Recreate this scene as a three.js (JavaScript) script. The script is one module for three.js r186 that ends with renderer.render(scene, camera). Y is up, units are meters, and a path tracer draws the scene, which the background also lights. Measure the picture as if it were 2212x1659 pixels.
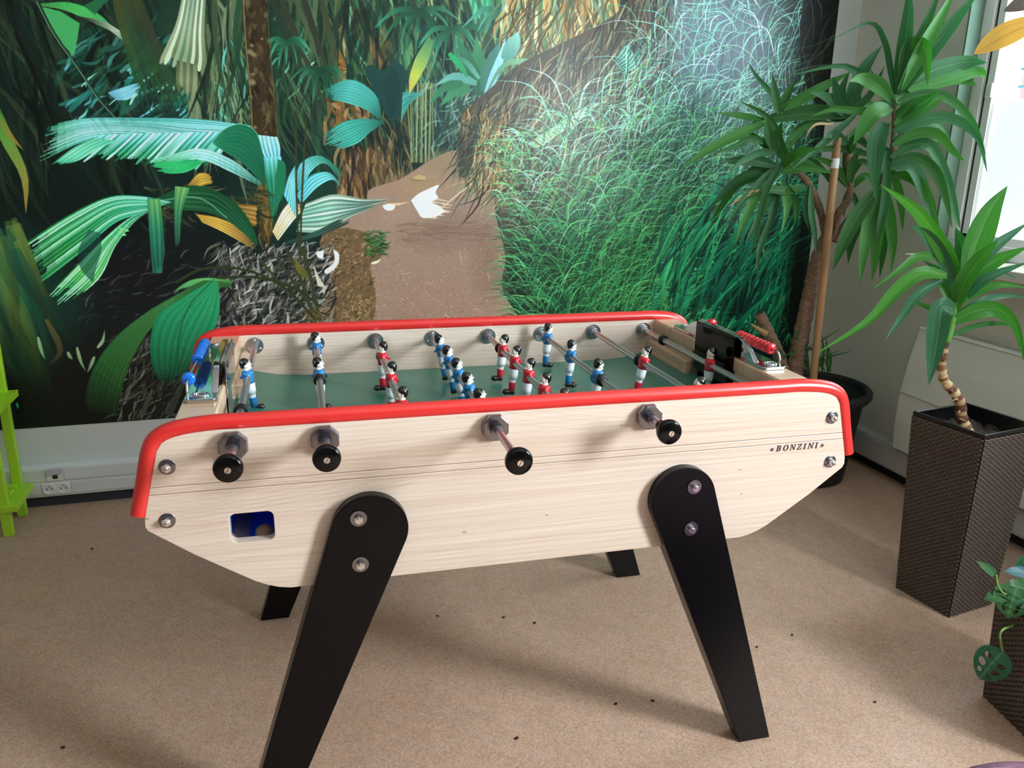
import * as THREE from 'three';
import { RoundedBoxGeometry } from 'three/addons/geometries/RoundedBoxGeometry.js';
import { mergeGeometries, mergeVertices, toCreasedNormals } from 'three/addons/utils/BufferGeometryUtils.js';
import { FontLoader } from 'three/addons/loaders/FontLoader.js';
import { TextGeometry } from 'three/addons/geometries/TextGeometry.js';
import { RectAreaLightUniformsLib } from 'three/addons/lights/RectAreaLightUniformsLib.js';

// ---------------------------------------------------------------- camera, sky, daylight, exposure
RectAreaLightUniformsLib.init();
const scene = new THREE.Scene();
const renderer = new THREE.WebGLRenderer({ antialias: true });
renderer.toneMapping = THREE.LinearToneMapping;
renderer.toneMappingExposure = 1.0;
renderer.shadowMap.enabled = true;

const IMG_W = 2212, IMG_H = 1659, FOV = 51.0128, D2R = Math.PI / 180;
const camera = new THREE.PerspectiveCamera(FOV, IMG_W / IMG_H, 0.05, 60);
camera.position.set(-0.4485, 1.254, 1.6914);
camera.rotation.set(-16.187 * D2R, -16.538 * D2R, 0.877 * D2R, 'YXZ');
camera.updateMatrixWorld(true);

scene.background = new THREE.Color(0.80, 0.91, 1.0);   // bright overcast sky
scene.backgroundIntensity = 16.0;

// daylight of the two windows in the right-hand wall, one soft source per window pane
function daylight(name, x, y, z, w, h, intensity) {
  const l = new THREE.RectAreaLight(new THREE.Color(0.86, 0.955, 1.0), intensity, w, h);
  l.name = name; l.position.set(x, y, z); l.lookAt(x - 1, y, z);
  scene.add(l);
  return l;
}
const XW = 1.91, ZB = -1.34, XL = -6.0, ZF = 9.0, CEIL = 2.7;             // room shell
const WIN1 = { z0: -0.77, z1: 0.42, y0: 0.91, y1: 2.2 }, WIN2 = { z0: 1.72, z1: 2.52, y0: 1.1, y1: 2.1 };
const FILM = 1.445;                                                         // top of the frosted film on the first window
daylight('window_daylight', 1.975, (0.96 + FILM) / 2, (WIN1.z0 + WIN1.z1) / 2, WIN1.z1 - WIN1.z0 - 0.14, FILM - 0.97, 3.5);
daylight('window_daylight', 1.955, (WIN2.y0 + WIN2.y1) / 2, (WIN2.z0 + WIN2.z1) / 2, WIN2.z1 - WIN2.z0 - 0.1, WIN2.y1 - WIN2.y0 - 0.1, 80.0);

// ---------------------------------------------------------------- helpers
function rng(seed) { let a = seed >>> 0; return () => { a = (a + 0x6D2B79F5) | 0; let t = Math.imul(a ^ (a >>> 15), 1 | a); t = (t + Math.imul(t ^ (t >>> 7), 61 | t)) ^ t; return ((t ^ (t >>> 14)) >>> 0) / 4294967296; }; }
const V3 = (x, y, z) => new THREE.Vector3(x, y, z);
const V2 = (x, y) => new THREE.Vector2(x, y);
const lerp = (a, b, t) => a + (b - a) * t, clamp = (x, a = 0, b = 1) => Math.min(b, Math.max(a, x));
const FPX = IMG_H / 2 / Math.tan(FOV * D2R / 2);
const CAM = camera.position.clone();
function ray(u, v) { return V3((u - IMG_W / 2) / FPX, -(v - IMG_H / 2) / FPX, -1).applyQuaternion(camera.quaternion); }
// a photo pixel met with a known plane of the room
function onPlane(u, v, n, p) { const d = ray(u, v); return CAM.clone().addScaledVector(d, n.dot(p.clone().sub(CAM)) / n.dot(d)); }
const atY = (u, v, y) => onPlane(u, v, V3(0, 1, 0), V3(0, y, 0));
const atZ = (u, v, z) => onPlane(u, v, V3(0, 0, 1), V3(0, 0, z));
const atX = (u, v, x) => onPlane(u, v, V3(1, 0, 0), V3(x, 0, 0));
const FWD = V3(Math.sin(16.538 * D2R), 0, -Math.cos(16.538 * D2R));
const taken = {};
function numbered(name) { const n = taken[name] = (taken[name] ?? -1) + 1; return n ? `${name}_${String(n).padStart(3, '0')}` : name; }
function mesh(name, geo, mat, parent) {
  const m = new THREE.Mesh(geo, mat); m.name = parent ? name : numbered(name); m.castShadow = m.receiveShadow = true;
  (parent ?? scene).add(m); return m;
}
function tag(o, label, category, group) { o.userData.label = label; o.userData.category = category; if (group) o.userData.group = group; return o; }
function structure(name, geo, mat, label, category = 'room') { const m = mesh(name, geo, mat); m.userData.kind = 'structure'; if (label) { m.userData.label = label; m.userData.category = category; } return m; }
function thing(name, label, category, [x, y, z] = [0, 0, 0], turn = 0, group) {
  const g = new THREE.Group(); g.name = numbered(name); g.position.set(x, y, z); g.rotation.y = turn; scene.add(g);
  return tag(g, label, category, group);
}
const merge = (list) => mergeGeometries(list.map((g) => g.index ? g.toNonIndexed() : g).map((g) => { for (const k of Object.keys(g.attributes)) if (!['position', 'normal', 'uv'].includes(k)) g.deleteAttribute(k); return g; }), false);
const box = (w, h, d, x = 0, y = 0, z = 0, r = 0) => (r ? new RoundedBoxGeometry(w, h, d, 2, r) : new THREE.BoxGeometry(w, h, d)).translate(x, y, z);
const span = (x0, x1, y0, y1, z0, z1, r = 0) => box(x1 - x0, y1 - y0, z1 - z0, (x0 + x1) / 2, (y0 + y1) / 2, (z0 + z1) / 2, r);
const cyl = (r0, r1, h, n = 24) => new THREE.CylinderGeometry(r0, r1, h, n);
const lathe = (pts, n = 28) => new THREE.LatheGeometry(pts.map(([a, b]) => V2(a, b)), n);
const std = (color, roughness = 0.6, metalness = 0, more = {}) => new THREE.MeshStandardMaterial({ color, roughness, metalness, ...more });
const phy = (color, roughness, more = {}) => new THREE.MeshPhysicalMaterial({ color, roughness, ...more });
function uvPlanar(geo, s = 1) {   // uv in metres from the dominant axis of each face
  const g = geo.index ? geo.toNonIndexed() : geo, p = g.attributes.position, n = g.attributes.normal, uv = new Float32Array(p.count * 2);
  for (let i = 0; i < p.count; i += 3) {
    let ax = 0, ay = 0, az = 0; for (let k = 0; k < 3; k++) { ax += Math.abs(n.getX(i + k)); ay += Math.abs(n.getY(i + k)); az += Math.abs(n.getZ(i + k)); }
    for (let k = 0; k < 3; k++) { const j = i + k, x = p.getX(j), y = p.getY(j), z = p.getZ(j);
      const [u, v] = az >= ax && az >= ay ? [x, y] : ax >= ay ? [z, y] : [x, z]; uv[2 * j] = u * s; uv[2 * j + 1] = v * s; }
  }
  g.setAttribute('uv', new THREE.BufferAttribute(uv, 2)); return g;
}
function dataTex(w, h, fn, srgb = true) {
  const d = new Uint8Array(w * h * 4); for (let y = 0; y < h; y++) for (let x = 0; x < w; x++) { const c = fn(x, y), k = 4 * (y * w + x); d[k] = c[0]; d[k + 1] = c[1]; d[k + 2] = c[2]; d[k + 3] = 255; }
  const t = new THREE.DataTexture(d, w, h); t.magFilter = t.minFilter = THREE.LinearFilter; t.wrapS = t.wrapT = THREE.RepeatWrapping; if (srgb) t.colorSpace = THREE.SRGBColorSpace; t.needsUpdate = true; return t;
}
function canvasTex(c, srgb = true) { const t = new THREE.CanvasTexture(c); t.magFilter = THREE.LinearFilter; t.wrapS = t.wrapT = THREE.RepeatWrapping; if (srgb) t.colorSpace = THREE.SRGBColorSpace; return t; }
function tileNoise(n, seed) {   // tiling value noise of n cells, sampled with 0..1 coordinates
  const r = rng(seed), g = Float32Array.from({ length: n * n }, () => r()), sm = (t) => t * t * (3 - 2 * t);
  return (x, y) => { x = ((x % 1) + 1) % 1 * n; y = ((y % 1) + 1) % 1 * n; const i = Math.floor(x) % n, j = Math.floor(y) % n, a = sm(x - Math.floor(x)), b = sm(y - Math.floor(y)), i1 = (i + 1) % n, j1 = (j + 1) % n;
    return lerp(lerp(g[j * n + i], g[j * n + i1], a), lerp(g[j1 * n + i], g[j1 * n + i1], a), b); };
}
function catmull(pts, n) {   // smooth polyline through 2-D points
  const c = new THREE.CatmullRomCurve3(pts.map(([x, y]) => V3(x, y, 0)), false, 'centripetal');
  return Array.from({ length: n + 1 }, (_, i) => { const p = c.getPoint(i / n); return [p.x, p.y]; });
}
function extrude(shape, depth, bevel = 0, seg = 1, curve = 16) {
  return new THREE.ExtrudeGeometry(shape, { depth: depth - 2 * bevel, bevelEnabled: bevel > 0, bevelThickness: bevel, bevelSize: bevel, bevelOffset: -bevel, bevelSegments: seg, curveSegments: curve }).translate(0, 0, bevel);
}
const polyShape = (pts) => new THREE.Shape(pts.map(([x, y]) => V2(x, y)));

// ---------------------------------------------------------------- shared materials
const wallMat = std('#d6d2c6', 0.85), whiteMat = std('#e9ecec', 0.5), ceilMat = std('#dddcd7', 0.9);
const wallBackMat = std('#d9dedc', 0.8);
const chrome = std(new THREE.Color(0.78, 0.79, 0.82), 0.13, 1), steel = std(new THREE.Color(0.55, 0.56, 0.60), 0.22, 1);
const blackGloss = phy('#050507', 0.13, { specularIntensity: 0.7 }), rubber = std('#0d0d0f', 0.45);

// ---------------------------------------------------------------- room shell
{
  const n1 = tileNoise(7, 1), n2 = tileNoise(23, 2), n3 = tileNoise(180, 3), n4 = tileNoise(330, 4), r = rng(7);
  const S = 1024, c = document.createElement('canvas'); c.width = c.height = S; const g = c.getContext('2d'), im = g.createImageData(S, S);
  for (let y = 0; y < S; y++) for (let x = 0; x < S; x++) {
    const u = x / S, v = y / S, k = 4 * (y * S + x), f = (n1(u, v) - 0.5) * 7 + (n2(u, v) - 0.5) * 7 + (n3(u, v) - 0.5) * 26 + (n4(u, v) - 0.5) * 22, w = (n2(v, u) - 0.5) * 5;
    im.data[k] = 184 + f + w; im.data[k + 1] = 153 + f; im.data[k + 2] = 132 + f - w; im.data[k + 3] = 255;
  }
  g.putImageData(im, 0, 0); g.lineCap = 'round';
  for (let i = 0; i < 9000; i++) {
    const x = r() * S, y = r() * S, a = r() * 6.3, l = 1.5 + r() * 4, dark = r() < 0.62;
    g.strokeStyle = dark ? `rgba(${88 + r() * 30},${66 + r() * 20},${52 + r() * 18},${0.25 + r() * 0.4})` : `rgba(224,202,184,${0.2 + r() * 0.3})`; g.lineWidth = 0.8 + r() * 1.5;
    for (const ox of [-S, 0, S]) for (const oy of [-S, 0, S]) { if (x + ox < -9 || x + ox > S + 9 || y + oy < -9 || y + oy > S + 9) continue; g.beginPath(); g.moveTo(x + ox, y + oy); g.lineTo(x + ox + Math.cos(a) * l, y + oy + Math.sin(a) * l); g.stroke(); }
  }
  const t = canvasTex(c); t.repeat.set(1 / 0.62, 1 / 0.62);
  structure('floor', uvPlanar(span(XL - 0.2, XW + 0.3, -0.1, 0, ZB - 0.2, ZF + 0.2)), new THREE.MeshStandardMaterial({ map: t, roughness: 0.5 }), 'brown speckled linoleum floor', 'floor');
}
structure('ceiling', span(XL - 0.2, XW + 0.3, CEIL, CEIL + 0.1, ZB - 0.2, ZF + 0.2), ceilMat, 'plain white ceiling above the games room', 'ceiling');
structure('wall_back', span(XL - 0.2, XW + 0.3, 0, CEIL, ZB - 0.2, ZB), wallBackMat, 'pale wall behind the jungle print', 'wall');
structure('wall_left', span(XL - 0.2, XL, 0, CEIL, ZB, ZF), wallMat, 'plain pale side wall opposite the windows', 'wall');
structure('wall_front', span(XL - 0.2, XW + 0.3, 0, CEIL, ZF, ZF + 0.2), wallMat, 'plain pale wall facing the jungle print', 'wall');
{
  const s = polyShape([[ZB, 0], [ZF, 0], [ZF, CEIL], [ZB, CEIL]]);
  for (const w of [WIN1, WIN2]) s.holes.push(new THREE.Path([V2(w.z0, w.y0), V2(w.z0, w.y1), V2(w.z1, w.y1), V2(w.z1, w.y0)]));
  structure('wall_right', extrude(s, 0.28).rotateY(-Math.PI / 2).translate(XW + 0.28, 0, 0), wallMat, 'beige wall with the two windows', 'wall');
}
{
  const m = std('#3a3f4c', 0.55);
  structure('baseboard_back', span(XL, XW, 0, 0.05, ZB, ZB + 0.012), m, 'dark grey baseboard under the jungle print', 'baseboard');
  structure('baseboard_right', span(XW - 0.012, XW, 0, 0.05, ZB + 0.012, ZF), std('#15151a', 0.6), 'baseboard under the windows with its shadow painted in as black', 'baseboard');  // near black: the shadow below the trunking is put into the baseboard colour
}
// ---------------------------------------------------------------- the printed jungle mural (a flat print on the back wall)
{
  const MX0 = -1.75, MX1 = 1.80, MY0 = 0.294, MY1 = 2.40, W = 2048, K = W / (MX1 - MX0), H = Math.round((MY1 - MY0) * K);
  const c = document.createElement('canvas'); c.width = W; c.height = H; const g = c.getContext('2d'), r = rng(2024);
  const cache = ([u, v]) => { const p = atZ(u, v, ZB + 0.003); return [(p.x - MX0) * K, (MY1 - p.y) * K]; };   // photo pixel -> place on the print
  const rgb = (k, a = 1, d = 0) => `rgba(${clamp(k[0] + d, 0, 255) | 0},${clamp(k[1] + d, 0, 255) | 0},${clamp(k[2] + d, 0, 255) | 0},${a})`;
  const mixc = (a, b, t) => [lerp(a[0], b[0], t), lerp(a[1], b[1], t), lerp(a[2], b[2], t)];
  const along = (cols, t) => { const x = clamp(t) * (cols.length - 1), i = Math.min(cols.length - 2, Math.floor(x)); return cols.length < 2 ? cols[0] : mixc(cols[i], cols[i + 1], x - i); };
  const jit = (s) => (r() - 0.5) * 2 * s;
  const path = (pts, close) => { g.beginPath(); pts.forEach((p, i) => { const q = cache(p); i ? g.lineTo(...q) : g.moveTo(...q); }); if (close) g.closePath(); };
  const poly = (pts, col, a = 1, smooth = 0) => { path(smooth ? catmull([...pts, pts[0]], smooth) : pts, true); g.fillStyle = rgb(col, a); g.fill(); };
  const line = (pts, w, col, a = 1) => { path(pts.length > 2 ? catmull(pts, 14) : pts); g.strokeStyle = rgb(col, a); g.lineWidth = w; g.lineCap = 'round'; g.lineJoin = 'round'; g.stroke(); };
  function blade(pts, w, cols, a = 1, n = 10) {   // a tapering leaf or stalk
    const q = catmull(pts, n).map(cache), L = [], R = [];
    q.forEach((p, i) => { const s = q[Math.max(0, i - 1)], e = q[Math.min(n, i + 1)], dx = e[0] - s[0], dy = e[1] - s[1], l = Math.hypot(dx, dy) || 1, h = w / 2 * (i / n < 0.25 ? 0.55 + 1.8 * (i / n) : 1 - ((i / n - 0.25) / 0.75) ** 1.6); L.push([p[0] - dy / l * h, p[1] + dx / l * h]); R.push([p[0] + dy / l * h, p[1] - dx / l * h]); });
    const grad = g.createLinearGradient(...q[0], ...q[n]); cols.forEach((k, i) => grad.addColorStop(cols.length < 2 ? 0 : i / (cols.length - 1), rgb(k, a)));
    g.fillStyle = grad; g.beginPath(); [...L, ...R.reverse()].forEach((p, i) => i ? g.lineTo(...p) : g.moveTo(...p)); g.closePath(); g.fill();
  }
  // a pleated palm leaf: ribs run from one end to the other between two edges; the far end is frayed
  function pleat(A, B, n, cols, contrast = 26, fray = 0.06, light = null) {
    const N = 22, a = catmull(A, N), b = catmull(B, N);
    for (let i = 0; i < n; i++) {
      const s0 = i / n, s1 = (i + 1.25) / n, end = N * (1 - r() * fray), d = (i % 2 ? contrast : -contrast) * (0.6 + r() * 0.6), hue = jit(7), bright = r() < 0.3;
      for (let j = 0; j < end; j++) {
        const t0 = j, t1 = Math.min(end, j + 1.15), P = (t, s) => { const k = Math.min(N - 1, Math.floor(t)), f = t - k, p = [lerp(a[k][0], a[k + 1][0], f), lerp(a[k][1], a[k + 1][1], f)], q = [lerp(b[k][0], b[k + 1][0], f), lerp(b[k][1], b[k + 1][1], f)]; return [lerp(p[0], q[0], s), lerp(p[1], q[1], s)]; };
        const w = j > end - 3 ? 0.35 + 0.65 * (end - j) / 3 : 1, m = (s0 + s1) / 2, e0 = lerp(m, s0, w), e1 = lerp(m, s1, w), col = along(cols, (j + 0.5) / N).slice(); col[0] += hue; 
        if (light && bright) for (let k = 0; k < 3; k++) col[k] = lerp(col[k], light[k], 0.55);
        poly([P(t0, e0), P(t0, e1), P(t1, e1), P(t1, e0)], [col[0] + d, col[1] + d, col[2] + d]);
      }
    }
  }
  const blob = (u, v, ru, rv, col, a) => { const q = cache([u, v]); g.save(); g.translate(...q); g.scale(ru, rv); const gr = g.createRadialGradient(0, 0, 0, 0, 0, 1); gr.addColorStop(0, rgb(col, a)); gr.addColorStop(0.6, rgb(col, a * 0.6)); gr.addColorStop(1, rgb(col, 0)); g.fillStyle = gr; g.beginPath(); g.arc(0, 0, 1, 0, 7); g.fill(); g.restore(); };
  // many strokes of one kind inside a region
  function strokes(n, [u0, u1, v0, v1], { ang, spread = 0.3, len: [l0, l1], w: [w0, w1], cols, a: [a0, a1] = [0.5, 0.95], bend = 0.2, inside = null }) {
    for (let i = 0; i < n; i++) {
      const u = lerp(u0, u1, r()), v = lerp(v0, v1, r()); if (inside && !inside(u, v)) continue;
      const t = (typeof ang === 'function' ? ang(u, v) : ang) + jit(spread), l = lerp(l0, l1, r()), b = jit(bend) * l, e = [u + Math.cos(t) * l, v + Math.sin(t) * l], k = cols[Math.floor(r() * cols.length)], d = jit(14);
      blade([[u, v], [(u + e[0]) / 2 - Math.sin(t) * b, (v + e[1]) / 2 + Math.cos(t) * b], e], lerp(w0, w1, r()), [[k[0] + d, k[1] + d, k[2] + d]], lerp(a0, a1, r()), 6);
    }
  }
  const inPoly = (pts) => (u, v) => { let k = false; for (let i = 0, j = pts.length - 1; i < pts.length; j = i++) { const [a, b] = pts[i], [p, q] = pts[j]; if ((b > v) !== (q > v) && u < (p - a) * (v - b) / (q - b) + a) k = !k; } return k; };

  // ---- ground colours
  g.fillStyle = 'rgb(12,32,28)'; g.fillRect(0, 0, W, H);
  for (const [u, v, a, b, k, al] of [[100, 100, 260, 200, [14, 38, 30], 0.9], [330, 130, 160, 160, [18, 50, 40], 0.9], [300, 220, 160, 70, [20, 60, 62], 0.6], [460, 120, 130, 180, [40, 62, 44], 0.8], [700, 120, 160, 160, [26, 66, 48], 0.9], [880, 90, 170, 150, [60, 84, 46], 0.8], [1000, 110, 160, 150, [62, 104, 74], 0.8], [1200, 60, 180, 140, [150, 140, 92], 0.8], [1000, 260, 180, 110, [36, 66, 58], 0.8],
    [1180, 220, 160, 150, [92, 92, 74], 0.9], [1330, 200, 130, 130, [72, 88, 88], 0.9], [1560, 130, 220, 230, [96, 112, 124], 0.85], [1480, 350, 260, 200, [62, 100, 94], 0.9], [1250, 430, 220, 150, [56, 92, 76], 0.9], [1350, 600, 260, 140, [26, 82, 52], 0.9], [1640, 560, 220, 180, [8, 62, 52], 0.9], [1800, 100, 90, 260, [20, 24, 22], 0.95], [1760, 600, 90, 200, [4, 26, 20], 0.9],
    [80, 420, 220, 220, [8, 22, 18], 0.95], [300, 600, 300, 180, [12, 14, 18], 0.95], [200, 830, 320, 140, [11, 14, 13], 0.95], [40, 640, 150, 160, [14, 60, 46], 0.8], [600, 620, 160, 110, [46, 48, 46], 0.8], [650, 420, 150, 110, [28, 60, 50], 0.85]]) blob(u, v, a, b, k, al);

  // ---- deep forest, upper left
  strokes(420, [-140, 300, -160, 300], { ang: 1.15, spread: 0.22, len: [90, 260], w: [4, 13], cols: [[22, 38, 28], [12, 28, 22], [34, 52, 36], [8, 18, 16], [44, 58, 40]], a: [0.4, 0.8] });
  strokes(120, [120, 420, 90, 320], { ang: -0.7, spread: 0.4, len: [40, 110], w: [4, 12], cols: [[40, 110, 100], [24, 80, 70], [70, 140, 130], [10, 30, 34], [30, 90, 62]], a: [0.35, 0.8] });
  strokes(34, [110, 420, 150, 300], { ang: -0.75, spread: 0.25, len: [14, 52], w: [2, 5], cols: [[120, 190, 190], [90, 170, 190], [150, 200, 180]], a: [0.5, 0.9] });
  pleat([[82, 8], [150, 5], [210, 28], [262, 76]], [[86, 12], [140, 22], [200, 48], [258, 76]], 14, [[60, 140, 76], [70, 160, 84], [60, 130, 80]], 14, 0.05);
  poly([[88, 14], [130, 24], [172, 50], [168, 80], [160, 122], [120, 80]], [64, 150, 88], 0.95); poly([[205, 0], [250, -10], [225, 8], [205, 32], [180, 12]], [30, 92, 58], 0.95);
  pleat([[170, 40], [220, 56], [260, 84], [288, 112]], [[166, 34], [226, 48], [270, 78], [286, 110]], 6, [[20, 30, 24], [150, 160, 140], [90, 104, 90]], 26, 0.02);
  line([[76, -10], [110, 60], [170, 150], [215, 215], [250, 258]], 5, [30, 48, 36]); line([[78, 2], [112, 68], [168, 148], [214, 216], [248, 254]], 1.5, [120, 160, 130], 0.8);
  for (let i = 0; i < 8; i++) blade([[240 + i * 7, -30], [280 + i * 10, 120], [316 + i * 14, 260]], 12, [[62, 64, 38], [44, 62, 38], [40, 66, 42], [34, 56, 38]].map((k) => [k[0] + jit(10), k[1] + jit(10), k[2] + jit(8)]), 0.9);
  pleat([[232, 200], [260, 190], [300, 178]], [[250, 215], [276, 214], [308, 190]], 14, [[90, 150, 170], [120, 180, 200], [110, 170, 190]], 30, 0.2);
  // hanging dry fan
  strokes(160, [400, 540, -60, 260], { ang: 1.45, spread: 0.22, len: [70, 220], w: [3, 9], cols: [[72, 84, 60], [96, 110, 82], [40, 58, 44], [22, 36, 30], [110, 122, 92]], a: [0.5, 0.9] });
  pleat([[398, -30], [380, 50], [358, 100], [338, 142]], [[446, -30], [440, 70], [444, 140], [438, 172]], 11, [[116, 132, 112], [134, 150, 126], [112, 130, 100], [118, 132, 104]], 22, 0.22, [176, 186, 160]);
  pleat([[382, 130], [380, 170], [384, 200]], [[424, 140], [424, 180], [416, 230]], 6, [[84, 100, 74], [110, 124, 92], [90, 104, 74]], 16, 0.3);
  strokes(60, [460, 560, 60, 280], { ang: 1.35, spread: 0.3, len: [60, 150], w: [2, 5], cols: [[60, 100, 70], [90, 170, 160], [40, 80, 60], [110, 128, 90]], a: [0.6, 0.95] });
  // stalks to the right of the trunk
  strokes(260, [590, 800, -120, 260], { ang: (u) => 1.15 + (u - 600) / 900, spread: 0.25, len: [80, 240], w: [3, 9], cols: [[26, 50, 36], [40, 76, 52], [18, 36, 30], [64, 84, 56], [34, 66, 44]], a: [0.5, 0.9] });
  strokes(46, [580, 760, 20, 220], { ang: -0.95, spread: 0.3, len: [12, 44], w: [2, 5], cols: [[90, 160, 120], [60, 140, 90], [130, 196, 170]], a: [0.4, 0.85] }); for (let i = 0; i < 26; i++) { const u = 440 + r() * 320, k = [[20, 44, 32], [60, 84, 56], [30, 70, 48], [84, 100, 70]][i % 4]; blade([[u, -60], [u + jit(30), 100], [u + jit(70), 290]], 4 + r() * 8, [k, [k[0] * 0.7, k[1] * 0.7, k[2] * 0.7]], 0.85); }
  for (const [a, b, k, w] of [[[600, -20], [712, 250], [40, 48, 34], 9], [[650, -20], [722, 190], [36, 44, 32], 9], [[690, -20], [728, 190], [50, 58, 40], 8], [[752, -20], [726, 190], [44, 52, 36], 10], [[585, -10], [706, 262], [30, 46, 34], 12], [[630, -20], [700, 170], [58, 74, 48], 6]]) blade([a, [(a[0] + b[0]) / 2 + jit(6), (a[1] + b[1]) / 2], b], w * 1.5, [k, [k[0] + 14, k[1] + 12, k[2] + 8]]);
  poly([[734, 60], [745, 50], [748, 160], [742, 290], [724, 290], [728, 190]], [112, 84, 44]); strokes(50, [726, 746, 60, 280], { ang: 0.1, spread: 0.4, len: [5, 14], w: [1.5, 4], cols: [[70, 48, 26], [160, 124, 70]], a: [0.5, 0.8] });
  // hanging fronds, top middle
  strokes(420, [745, 1110, -120, 130], { ang: 1.5, spread: 0.28, len: [50, 170], w: [3, 10], cols: [[40, 100, 70], [60, 124, 86], [96, 104, 54], [138, 116, 66], [24, 66, 52], [86, 138, 104], [150, 160, 120], [30, 80, 54]], a: [0.5, 0.9] });
  strokes(34, [795, 840, 50, 120], { ang: 1.5, spread: 0.15, len: [60, 120], w: [6, 15], cols: [[112, 82, 52], [128, 98, 62], [60, 72, 44], [86, 66, 40]], a: [0.5, 0.8] });
  pleat([[850, -10], [890, 10], [930, 40], [965, 70]], [[856, 10], [890, 50], [930, 75], [968, 72]], 12, [[20, 90, 70], [14, 70, 58], [10, 58, 50]], 12, 0.1);
  pleat([[1010, -20], [1004, 30], [1000, 72]], [[1064, -20], [1060, 30], [1052, 66]], 9, [[60, 140, 106], [70, 150, 112], [50, 124, 96]], 18, 0.3);
  poly([[1040, 60], [1060, 16], [1090, 40], [1096, 90], [1070, 130], [1046, 110]], [34, 92, 80], 0.9, 24); poly([[856, 20], [886, 40], [884, 150], [876, 210], [862, 120]], [72, 124, 86], 0.8, 20);
  strokes(150, [745, 1110, -60, 200], { ang: 1.5, spread: 0.3, len: [40, 140], w: [6, 16], cols: [[8, 30, 26], [12, 40, 32], [16, 48, 40], [6, 24, 22]], a: [0.4, 0.75] });
  for (const [cx, cy, n, l, k] of [[905, 20, 9, 110, [30, 96, 70]], [975, 60, 10, 100, [36, 110, 84]], [1090, 20, 8, 90, [50, 120, 100]], [690, 150, 8, 80, [30, 90, 66]], [620, 90, 7, 70, [40, 110, 80]], [1130, 120, 8, 80, [70, 130, 110]]]) for (let i = 0; i < n; i++) { const t = 0.35 + i / (n - 1) * 2.4 + jit(0.1), q = 0.75 + r() * 0.4, d = jit(18); blade([[cx, cy], [cx + Math.cos(t) * l * q * 0.5, cy + Math.sin(t) * l * q * 0.4 - 14], [cx + Math.cos(t) * l * q, cy + Math.sin(t) * l * q]], 7 + r() * 6, [[k[0] * 0.6, k[1] * 0.6, k[2] * 0.6], [k[0] + d, k[1] + d, k[2] + d], [k[0] + 40, k[1] + 44, k[2] + 46]], 0.92); }
  // bright stalks, top right of the middle
  strokes(300, [1090, 1330, -120, 90], { ang: 1.62, spread: 0.35, len: [50, 170], w: [3, 11], cols: [[196, 164, 102], [220, 206, 160], [110, 96, 56], [84, 120, 80], [170, 130, 72], [120, 160, 140], [64, 66, 46]], a: [0.5, 0.95] });
  strokes(70, [1110, 1260, -40, 110], { ang: 1.9, spread: 0.5, len: [40, 130], w: [2, 4], cols: [[60, 54, 34], [84, 70, 42]], a: [0.7, 0.95] });
  // ---- middle distance: dark undergrowth, fan palms, hanging skirts of dead leaves
  strokes(300, [880, 1060, 180, 350], { ang: -1.2, spread: 0.9, len: [18, 60], w: [2, 5], cols: [[28, 60, 54], [18, 40, 40], [80, 120, 110], [44, 86, 70], [120, 150, 140]], a: [0.5, 0.9] });
  for (let i = 0; i < 16; i++) line([[880 + i * 4 + jit(6), 180], [888 + i * 3 + jit(6), 350]], 1.5 + r() * 2.5, [[120, 130, 84], [70, 90, 60], [150, 156, 110]][i % 3], 0.8);
  strokes(170, [738, 845, 300, 400], { ang: 1.55, spread: 0.14, len: [40, 110], w: [3, 10], cols: [[126, 96, 62], [92, 68, 46], [150, 120, 82], [44, 36, 28], [74, 58, 40], [116, 100, 78]], a: [0.7, 1] });
  strokes(40, [700, 800, 210, 270], { ang: 0.9, spread: 0.8, len: [20, 60], w: [4, 9], cols: [[118, 84, 50], [150, 116, 78], [84, 58, 36]], a: [0.6, 0.9] });
  strokes(70, [800, 880, 230, 380], { ang: 1.4, spread: 0.3, len: [30, 90], w: [2, 6], cols: [[30, 34, 28], [70, 60, 40], [100, 92, 60]], a: [0.6, 0.9] });
  pleat([[826, 258], [812, 205], [760, 172], [700, 190]], [[824, 262], [790, 236], [750, 222], [704, 212]], 16, [[22, 84, 76], [60, 140, 130], [74, 156, 148], [40, 116, 106]], 8, 0.12);
  poly([[846, 268], [812, 200], [788, 150], [800, 140], [828, 152], [850, 132], [876, 150], [876, 200], [858, 255]], [12, 58, 54], 1, 40); poly([[846, 264], [830, 190], [838, 160], [852, 150], [866, 200]], [10, 48, 46], 0.8, 20);
  pleat([[832, 262], [790, 256], [740, 264], [690, 300]], [[826, 268], [800, 285], [770, 310], [700, 330]], 18, [[24, 90, 80], [44, 128, 116], [60, 150, 136], [50, 130, 116]], 12, 0.22);
  pleat([[870, 200], [888, 196], [902, 200], [926, 192]], [[866, 262], [876, 240], [890, 220], [926, 196]], 8, [[60, 140, 128], [50, 120, 112], [84, 150, 140]], 10, 0.1);
  blade([[932, 84], [906, 140], [892, 176], [884, 204]], 26, [[70, 120, 84], [110, 146, 84], [160, 172, 74], [176, 150, 70]]); 
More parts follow.
